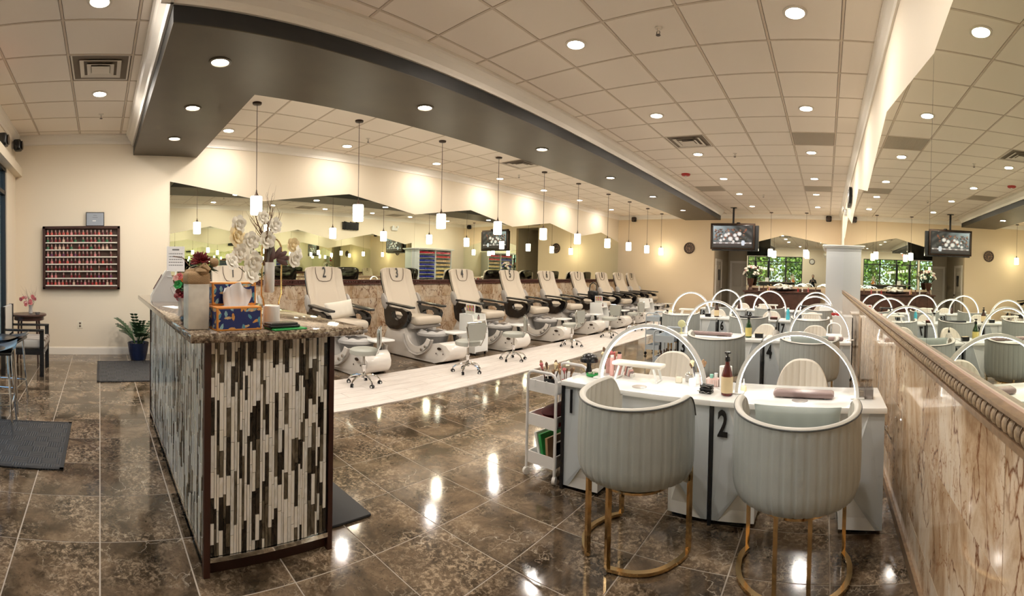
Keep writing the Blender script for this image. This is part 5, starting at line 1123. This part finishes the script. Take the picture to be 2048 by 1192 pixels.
# rolling carts
def cart(name_lab, x, y, mat, rz=0, h=.78):
    t = thing('rolling_cart', name_lab, 'cart', (x, y, 0), rz, 'metal utility carts')
    w, d = .13, .2
    for s in (-1, 1): MB().tube([(-w, s * d, .06), (-w, s * d, h - .04), (-w + .02, s * d, h - .01), (-w + .05, s * d, h), (w - .05, s * d, h), (w - .02, s * d, h - .01), (w, s * d, h - .04), (w, s * d, .06)], .011, 8).build('end_frame', mat, t)
    for z in (.10, .38, h - .15):
        MB().box(-w + .01, w - .01, -d, d, z, z + .008).box(-w + .01, -w + .018, -d, d, z, z + .085).box(w - .018, w - .01, -d, d, z, z + .085).box(-w + .01, w - .01, -d - .002, -d + .006, z, z + .085).box(-w + .01, w - .01, d - .006, d + .002, z, z + .085).build('tray', mat, t, smooth=False)
    for (a, b) in ((-1, -1), (1, -1), (-1, 1), (1, 1)): MB().lathe([(0, -.014), (.028, -.012), (.03, 0), (.028, .012), (0, .014)], 14, M4=T4(a * w, b * d, .03) @ Matrix.Rotation(PI / 2 + .3 * a, 4, 'Z') @ Matrix.Rotation(PI / 2, 4, 'X')).build('caster', 'whitem' if mat == 'cart' else 'black', t)
    return t
ct = cart('white metal rolling cart with brushes and trays left of desk one', -1.895, 2.93, 'cart', -.06)
[MB().tube([(q, -.205, .72), (q, -.22, .72), (q, -.222, .67)], .005, 5).build('hook', 'cart', ct) for q in (-.05, .05)]
brushcup('holder crammed with makeup brushes on the white cart', -1.92, 2.86, .638, 9, ['black', 'whitem', 'branch', 'tan', 'red'], 'black', .05, .08, .2)
brushcup('second holder of wooden brushes at the right of the white cart', -1.81, 2.9, .638, 7, ['tan', 'whitem', 'branch'], 'red', .035, .07, .18)
t = thing('dark_cloth', 'dark maroon cloth bundle on the middle tray of the white cart', 'cloth', (-1.87, 2.9, .43), -.1); MB().sphere((0, 0, .045), (.1, .16, .045), 14, 8).sphere((.03, .05, .07), (.07, .1, .04), 12, 6).build('bundle', 'dred', t)
t = thing('red_package', 'flat red package under the dark cloth on the white cart', 'package', (-1.87, 2.92, .389), -.1); MB().rbox(-.1, .1, -.17, .17, 0, .04, .006, 1).build('pack', 'red', t); MB().box(-.05, .08, -.1715, -.171, .012, .026).build('print', 'white', t, smooth=False)
for k, (dx, hh, mt, tl, lb) in enumerate(((-.08, .2, 'white', .25, 'white folder'), (-.05, .19, 'green', .22, 'green notebook'), (-.01, .17, 'tan', .1, 'tan box'), (.05, .15, 'black', 0, 'black binder'))):
    t = thing('folder', '%s standing in the bottom tray of the white cart' % lb, 'folder', (-1.87 + dx, 2.93, .108), -.1); MB().rbox(-.012, .012, -.13, .13, 0, hh, .003, 1, Matrix.Rotation(-tl, 4, 'Y')).build('cover', mt, t)
ct2 = cart('grey-blue metal rolling cart left of desk three', -1.99, 5.68, 'cartg', 0, .80)
t = thing('polish_tray', 'tray of tan and brown bottles in the grey-blue cart', 'tray', (-1.99, 5.68, .388)); m = MB()
MB().box(-.1, .1, -.16, .16, 0, .01).build('tray_base', 'whitem', t, smooth=False)
for a in (-.06, 0, .06):
    for b in (-.1, 0, .1): m.lathe([(.02, .01), (.02, .08), (.01, .1), (.01, .14), (0, .14)], 8, (a, b, 0))
m.build('bottles', 'woodm', t)
cart('grey-blue cart beside desk five at the walkway', -3.13, 8.2, 'cartg', 0, .78)
# white drawer tower by the marble wall behind desk four
t = thing('drawer_tower', 'white plastic drawer tower against the marble wall behind desk four', 'drawers', (.27, 7.1, 0)); MB().box(-.15, .15, -.2, .2, 0, .02).box(-.15, .15, -.2, -.185, 0, .93).box(-.15, .15, .185, .2, 0, .93).box(.135, .15, -.2, .2, 0, .93).box(-.16, .15, -.2, .2, .93, .945).build('case', 'white', t, smooth=False)
for k in range(5): d = MB().box(-.155, .13, -.18, .18, .03 + k * .18, .195 + k * .18).build('drawer', 'shell', t, smooth=False); MB().box(-.175, -.155, -.05, .05, .10 + k * .18, .12 + k * .18).build('drawer_pull', 'white', d, smooth=False)
t = thing('gift_bow', 'red ribbon bow standing on the white drawer tower', 'bow', (.16, 7.0, .945)); MB().sphere((-.035, 0, .03), (.035, .015, .025)).sphere((.035, 0, .03), (.035, .015, .025)).sphere((0, 0, .03), .014).build('bow_loops', 'red', t)
# hose hook on the marble
t = thing('wall_hook', 'bent chrome towel hook with a white pull on the marble beside desk two', 'hook', (XR - .012, 3.25, .52)); MB().tube([(0, -.12, -.1), (-.05, -.12, -.02), (-.07, -.06, .03), (-.075, 0, .045), (-.07, .06, .03), (-.05, .12, -.02), (0, .12, -.1)], .008, 8).build('bent_bar', 'chrome', t); MB().rbox(-.085, -.07, -.01, .01, -.03, .12, .005, 1).build('white_pull', 'white', t); MB().lathe([(0, 0), (.02, 0), (.018, -.008), (0, -.008)], 12, (0, -.12, -.1), None).build('rosette', 'chrome', t) if 0 else [MB().box(-.006, .0, q - .02, q + .02, -.12, -.08).build('rosette', 'chrome', t, smooth=False) for q in (-.12, .12)]
# ---------------------------------------------------------------- far end
# polish cabinet against the right wall
t = thing('polish_cabinet', 'tall white display cabinet of coloured polish rows against the right wall at the far end', 'cabinet', (.49, 14.0, 0))
MB().box(-.50, 0, -1.0, -.96, 0, 2.42).box(-.50, 0, .96, 1.0, 0, 2.42).box(-.50, 0, -.02, .02, 0, 2.42).box(-.03, 0, -.96, .96, 0, 2.42).box(-.50, -.02, -.96, .96, 0, .9).build('carcass', 'desk2', t, smooth=False)
MB().rbox(-.60, .0, -1.08, 1.08, 2.42, 2.46, .008, 1).rbox(-.57, .0, -1.05, 1.05, 2.38, 2.42, .008, 1).build('cornice', 'white', t)
for s in (0, 1):
    for k in range(8):
        z = .95 + k * .18; y0, y1 = (-.95, -.03) if s == 0 else (.03, .95)
        MB().box(-.45, -.03, y0, y1, z, z + .012).build('shelf', 'whitem', t, smooth=False)
cc = [[(.02, .03, .35), (.02, .03, .35), (.02, .03, .3), (.03, .05, .4), (.03, .04, .4), (.02, .04, .38), (.02, .03, .35), (.6, .02, .05)], [(.8, .6, .3), (.8, .65, .3), (.8, .55, .2), (.8, .7, .35), (.8, .6, .3), (.7, .5, .3), (.6, .03, .04), (.65, .04, .1)]]
row_m = {}
jar = None
for s in (0, 1):
    for k in range(8):
        c = tuple(cc[s][k]); mt = row_m.setdefault(c, P('row_polish_%d' % len(row_m), c, .25)); y0 = -.95 if s == 0 else .03
        m = MB()
        for q in range(15):
            m.box(-.44, -.40, y0 + .02 + q * .062, y0 + .062 + q * .062, .962 + k * .18, 1.045 + k * .18)
        tag(m.build('polish_row', mt, t, smooth=False), kind='stuff')
# console with mirror above
t = thing('console', 'long dark reddish wood console under the far mirror', 'console', (-1.55, 15.98, 0)); MB().rbox(-1.30, 1.42, -.30, .30, .98, 1.03, .008, 1).build('console_top', 'woodm', t)
MB().box(-1.24, 1.36, -.24, .30, .0, .98).build('console_body', 'woodm', t, smooth=False)
for k in range(4): d = MB().box(-1.2 + k * .64, -.60 + k * .64, -.255, -.24, .08, .92).build('console_door', 'woodm', t, smooth=False); MB().sphere((-.66 + k * .64, -.27, .6), .015).build('knob', 'gold', d)
MB().box(-1.2, 1.38, .22, .30, 1.03, 1.12).build('backboard', 'woodm', t, smooth=False)
def fl_vase(lab, x, y, z, s, n=26):
    t = thing('flower_vase', lab, 'flower arrangement', (x, y, z)); MB().lathe([(.07 * s, 0), (.09 * s, .02 * s), (.05 * s, .12 * s), (.11 * s, .3 * s), (.13 * s, .42 * s), (.10 * s, .42 * s), (.0, .3 * s)], 18).build('vase', 'woodm', t)
    rr = random.Random(n); st = MB()
    for k in range(n):
        a, e = rr.uniform(0, 2 * PI), rr.uniform(-.1, 1.4); p = (.28 * s * math.cos(a) * math.cos(e), .2 * s * math.sin(a) * math.cos(e), .58 * s + .28 * s * math.sin(e)); flower(t, p, (p[0], p[1] - .2, .3), .05 * s, 'petal' if k % 4 else 'pink'); st.tube([(0, 0, .35 * s), p], .006, 4)
    st.build('stems', 'leaf', t); return t
fl_vase('dark vase overflowing with ivory roses at the left end of the far console', -2.62, 15.9, 1.03, 1.0, 44)
t = thing('white_figurine', 'reclining white shell ornament in the middle of the far console', 'ornament', (-1.45, 15.9, 1.03)); MB().lathe([(.1, 0), (.35, .03), (.42, .07), (.36, .07), (.1, .04), (0, .03)], 24, M4=Matrix.Diagonal((1, .35, 1, 1))).build('dish', 'black', t)
rr = random.Random(8); m = MB()
for k in range(14): m.sphere((rr.uniform(-.26, .26), rr.uniform(-.06, .06), .09 + rr.uniform(0, .12)), (.07, .05, .045), 8, 5)
m.build('white_shells', 'petal', t)
for k, (x, mt, h) in enumerate(((-2.15, 'branch', .16), (-1.95, 'pink', .12), (-2.3, 'whitem', .14), (-.95, 'red', .1), (-.6, 'hotpink', .12), (-.8, 'whitem', .1), (-2.0, 'gold', .2), (-.35, 'branch', .13))):
    t = thing('console_ornament', '%s ornament, number %s from the left among the small ones on the far console' % ({'branch': 'brown', 'whitem': 'white', 'hotpink': 'coral', 'gold': 'gilt'}.get(mt, mt), ordn[k].replace('nearest', 'first')), 'ornament', (x, 15.85, 1.03), 0, 'small ornaments on the far console'); MB().lathe([(.03, 0), (.035, .01), (.015, h * .3), (.03, h * .6), (.02, h * .85), (0, h)], 12).build('body', mt, t); MB().sphere((0, 0, h), .025, 8, 5).build('finial', mt, t)
# TV on ceiling pole
t = thing('wall_television', 'framed television showing a still life of white roses, hung from the ceiling', 'television', (-3.03, 14.6, 2.79), .0)
MB().rbox(-.73, .73, -.02, .06, -.42, .42, .012, 2).build('tv_frame', 'bronze', t); MB().rbox(-.67, .67, -.03, -.018, -.37, .36, .006, 1).build('inner_bezel', 'black', t); MB().rbox(-.70, .84, .06, .16, -.46, .36, .01, 1).build('tv_body', 'black', t)
MB().box(-.03, .03, .07, .11, .3, .94).box(-.1, .1, .03, .15, .925, .94).build('ceiling_pole', 'black', t, smooth=False)
rz_ = random.Random(9); roses = [(.2, .30, .07), (.33, .55, .09), (.28, .35, .06), (.45, .38, .11), (.57, .55, .09), (.68, .62, .10), (.62, .38, .09), (.53, .25, .06), (.40, .62, .07), (.22, .5, .05)]
leaves_ = [(rz_.uniform(.03, .9), rz_.uniform(.3, .85), rz_.uniform(.015, .045), rz_.choice([(.22, .07, .03), (.12, .045, .03), (.3, .16, .09), (.06, .04, .025), (.03, .03, .02)])) for _ in range(110)]
def pic(u, v):
    g_ = max(0, 1 - 1.5 * u) * max(0, v - .1) ** .8; c = (.03 + .33 * g_, .028 + .40 * g_, .025 + .42 * g_); c = tuple(max(.01, x + .03 * math.sin(u * 23 + v * 17)) for x in c)
    if v < .22: c = (.03, .02, .018) if v < .14 else (.25, .2, .18)
    if .14 < v < .2 and math.sin(u * 40) > .2: c = (.6, .55, .52)
    for (a, b, r, k) in leaves_:
        if (u - a) ** 2 * 2.4 + (v - b) ** 2 < r * r: c = k
    if abs(u - .78) < .05 * (1 - abs(v - .18) * 3) and .06 < v < .3: c = (.6, .62, .68)
    for (a, b, r) in roses:
        d = math.sqrt((u - a) ** 2 * 3.1 + (v - b) ** 2)
        if d < r: k = .95 - .45 * (d / r) ** 2 - .12 * math.sin(d / r * 14 + math.atan2(v - b, u - a) * 2); c = (k * .85, k * .78, k * .72)
    return c
painted('screen', 1.26, .66, 126, 70, pic, 'screen', t, T4(0, -.0315, 0) @ FACE_Y)
t2 = thing('black_sensor', 'flat black sensor puck on top of the television frame', 'sensor', (-2.85, 14.62, 3.21)); MB().lathe([(.06, 0), (.07, .01), (.05, .03), (0, .035)], 16).build('puck', 'black', t2)
# clocks
def clock(lab, M4, face, nm='wall_clock'):
    t = thing(nm, lab, 'clock'); t.matrix_world = M4
    R = Matrix.Rotation(PI / 2, 4, 'X')
    MB().lathe([(.17, 0), (.20, .0), (.21, .02), (.20, .035), (.17, .03), (.165, .012)], 32, M4=R).build('rim', 'bronze', t); MB().lathe([(0, .01), (.17, .01), (.17, .014), (0, .014)], 32, M4=R).build('dial', face, t)
    for k in range(12): a = k * PI / 6; MB().box(-.008, .008, -.018, -.0145, .115, .15, Matrix.Rotation(a, 4, 'Y')).build('hour_mark', 'tan' if face == 'bronze' else 'black', t, smooth=False)
    MB().box(-.006, .006, -.022, -.018, -.02, .09, Matrix.Rotation(2.9, 4, 'Y')).box(-.004, .004, -.024, -.02, -.02, .13, Matrix.Rotation(-1.5, 4, 'Y')).build('hands', 'tan' if face == 'bronze' else 'black', t, smooth=False)
clock('round dark clock on the warm far wall left of the television', T4(-4.99, YE, 2.50), 'bronze'); clock('round black-rimmed clock with a pale dial on the front wall', T4(-1.07, YF, 2.72) @ Matrix.Rotation(PI, 4, 'Z'), 'whitem')
# black wall ornament + emergency light on the right wall
t = thing('wall_ornament', 'black slatted metal ornament high on the right wall above the mirror', 'wall ornament', (XR, 9.75, 3.22)); MB().tube([(-.04, -.38, -.14), (-.04, .38, -.14), (-.04, .40, .14), (-.04, -.40, .14)], .012, 6, closed=True).build('frame', 'black', t)
for k in range(11): MB().rbox(-.07, -.01, -.37 + k * .07, -.32 + k * .07, -.13 - .03 * (k % 2), .14 + .04 * ((k * 3) % 4) / 3, .006, 1).build('slat', 'black', t)
MB().box(-.02, 0, -.3, .3, -.02, .02).build('backing_bar', 'black', t, smooth=False)
t = thing('emergency_light', 'white twin-head emergency light high on the right wall', 'emergency light', (XR, 12.0, 3.25)); MB().rbox(-.06, 0, -.15, .15, -.08, .06, .01, 2).build('housing', 'white', t)
for s in (-1, 1): MB().lathe([(.03, 0), (.055, .06), (0, .065)], 14, M4=T4(-.05, s * .12, .08) @ Matrix.Rotation(-PI / 2, 4, 'Y')).build('lamp_head', 'white', t)
# exit sign, photographer, outside
t = thing('exit_sign', 'small lit red exit sign above the front door', 'sign', (-4.76, YF, 3.39)); MB().rbox(-.16, .16, 0, .04, -.1, .1, .006, 1).build('housing', 'white', t); text('letters', 'EXIT', .15, t, T4(0, .042, 0) @ Matrix.Rotation(PI, 4, 'Z') @ FACE_Y, 'exitred', .004, .8)
# ---------------------------------------------------------------- outside the windows
struct('ground_outside', MB().box(-30, 20, -40, YF - .15, -.1, -.02), 'asphalt', smooth=False); struct('sidewalk', MB().box(-30, 20, -4, YF - .15, -.02, 0.0), 'concrete', smooth=False)
def tree(x, y, h, r, lab, sd):
    t = thing('tree', lab, 'tree', (x, y, -.02), 0, 'trees beyond the parking lot'); rr = random.Random(sd)
    MB().tube([(0, 0, 0), (.05, .02, h * .3), (0, 0, h * .6)], [.16, .12, .06], 8).build('trunk', 'bark', t)
    m = MB()
    for k in range(1500):
        a, b, c = [max(-1, min(1, rr.gauss(0, .55))) for _ in range(3)]; p = Vector((a * r, b * r, h * .55 + c * h * .45)); p.z = max(p.z, .35); s = rr.uniform(.1, .24)
        u = Vector((rr.uniform(-1, 1), rr.uniform(-1, 1), rr.uniform(-1, 1))).normalized() * s; v = u.cross(Vector((rr.uniform(-1, 1), rr.uniform(-1, 1), rr.uniform(-1, 1)))).normalized() * s * .8
        m.add([p - u, p + v, p + u, p - v], [(0, 1, 2, 3)])
    tag(m.build('foliage', 'foliage', t, smooth=False, fix=False), kind='stuff')
for k, (x, y, h) in enumerate(((-2.6, -13, 5.8), (-6.6, -13, 6.0), (-10.6, -13, 6.2), (1.4, -13, 5.8), (-.6, -21, 8.6), (-4.6, -21, 8.8), (-8.6, -21, 8.6), (-13.5, -21, 8.4))): tree(x, y, h, 1.65, 'leafy green tree outside the front windows, %s from the right' % ordn[k].replace('nearest', 'first'), k)
# ---------------------------------------------------------------- the photographer seen in the far mirror
def person(x, y, rz):
    t = thing('person', 'person in black clothes raising a phone, reflected in the far mirror', 'person', (x, y, 0), rz)
    J = {'pel': (0, 0, .93, .14, .10), 'wai': (0, 0, 1.08, .125, .09), 'che': (0, .0, 1.27, .15, .105), 'neb': (0, 0, 1.42, .07, .06), 'nec': (0, 0, 1.50, .05, .05), 'he1': (0, .02, 1.58, .07, .085), 'he2': (0, .02, 1.68, .072, .085),
         'sl': (-.17, 0, 1.38, .06, .055), 'el': (-.24, .10, 1.14, .045, .045), 'wl': (-.10, .33, 1.28, .03, .03), 'sr': (.17, 0, 1.38, .06, .055), 'er': (.24, .10, 1.14, .045, .045), 'wr': (.10, .33, 1.28, .03, .03),
         'hl': (-.09, 0, .90, .09, .09), 'kl': (-.10, .02, .5, .06, .065), 'al': (-.11, 0, .09, .04, .045), 'tl': (-.12, .15, .04, .04, .03), 'hr': (.09, 0, .90, .09, .09), 'kr': (.10, .02, .5, .06, .065), 'ar': (.11, 0, .09, .04, .045), 'tr': (.12, .15, .04, .04, .03)}
    E_ = [('pel', 'wai'), ('wai', 'che'), ('che', 'neb'), ('neb', 'nec'), ('nec', 'he1'), ('he1', 'he2'), ('che', 'sl'), ('sl', 'el'), ('el', 'wl'), ('che', 'sr'), ('sr', 'er'), ('er', 'wr'), ('pel', 'hl'), ('hl', 'kl'), ('kl', 'al'), ('al', 'tl'), ('pel', 'hr'), ('hr', 'kr'), ('kr', 'ar'), ('ar', 'tr')]
    def skin(name, joints, edges, radii, mat, root):
        ks = list(joints); me = bpy.data.meshes.new(name); me.from_pydata([joints[k] for k in ks], [(ks.index(a), ks.index(b)) for a, b in edges], [])
        o = bpy.data.objects.new(name, me); C.objects.link(o); md = o.modifiers.new('s', 'SKIN'); me.skin_vertices[0]
        for i, k in enumerate(ks): me.skin_vertices[0].data[i].radius = radii[k]; me.skin_vertices[0].data[i].use_root = (k == root)
        sb_ = o.modifiers.new('b', 'SUBSURF'); sb_.levels = 2; sb_.render_levels = 2
        bpy.context.view_layer.update(); m2 = bpy.data.meshes.new_from_object(o.evaluated_get(bpy.context.evaluated_depsgraph_get())); bpy.data.objects.remove(o)
        m2.materials.clear(); m2.materials.append(M[mat]); m2.shade_smooth(); return link(name, m2, t)
    skin('body', {k: v[:3] for k, v in J.items()}, E_, {k: v[3:] for k, v in J.items()}, 'black', 'pel')
    m = MB().sphere((0, .035, 1.635), (.078, .098, .115), 16, 12); m.sphere((0, .13, 1.625), (.014, .018, .024)).sphere((-.08, .03, 1.63), (.012, .02, .03)).sphere((.08, .03, 1.63), (.012, .02, .03)); m.build('face', 'skin', t)
    [MB().sphere((q, .122, 1.65), .011).build('eye', 'black', t) for q in (-.03, .03)]; MB().sphere((0, .12, 1.585), (.024, .01, .006)).build('mouth', 'dred', t)
    MB().sphere((0, .005, 1.67), (.088, .10, .105), 16, 10).build('hair', 'black', t)
    for s in (-1, 1):
        h = MB().sphere((s * .085, .365, 1.30), (.022, .035, .042), 10, 8)
        for q in range(4): z = 1.275 + q * .019; h.tube([(s * .08, .385, z), (s * .05, .41, z + .002), (s * .022, .405, z + .002)], [.0085, .008, .006], 6)
        h.tube([(s * .075, .355, 1.33), (s * .05, .36, 1.345), (s * .035, .375, 1.34)], [.01, .009, .007], 6); h.build('hand', 'skin', t)
    return t
pr = person(-.95, -.95, 0)
ph = thing('phone', 'black phone held up by the reflected person', 'phone', (-.95, -.545, 1.31)); MB().rbox(-.075, .075, -.005, .004, -.036, .04, .004, 2).build('phone_body', 'black', ph)
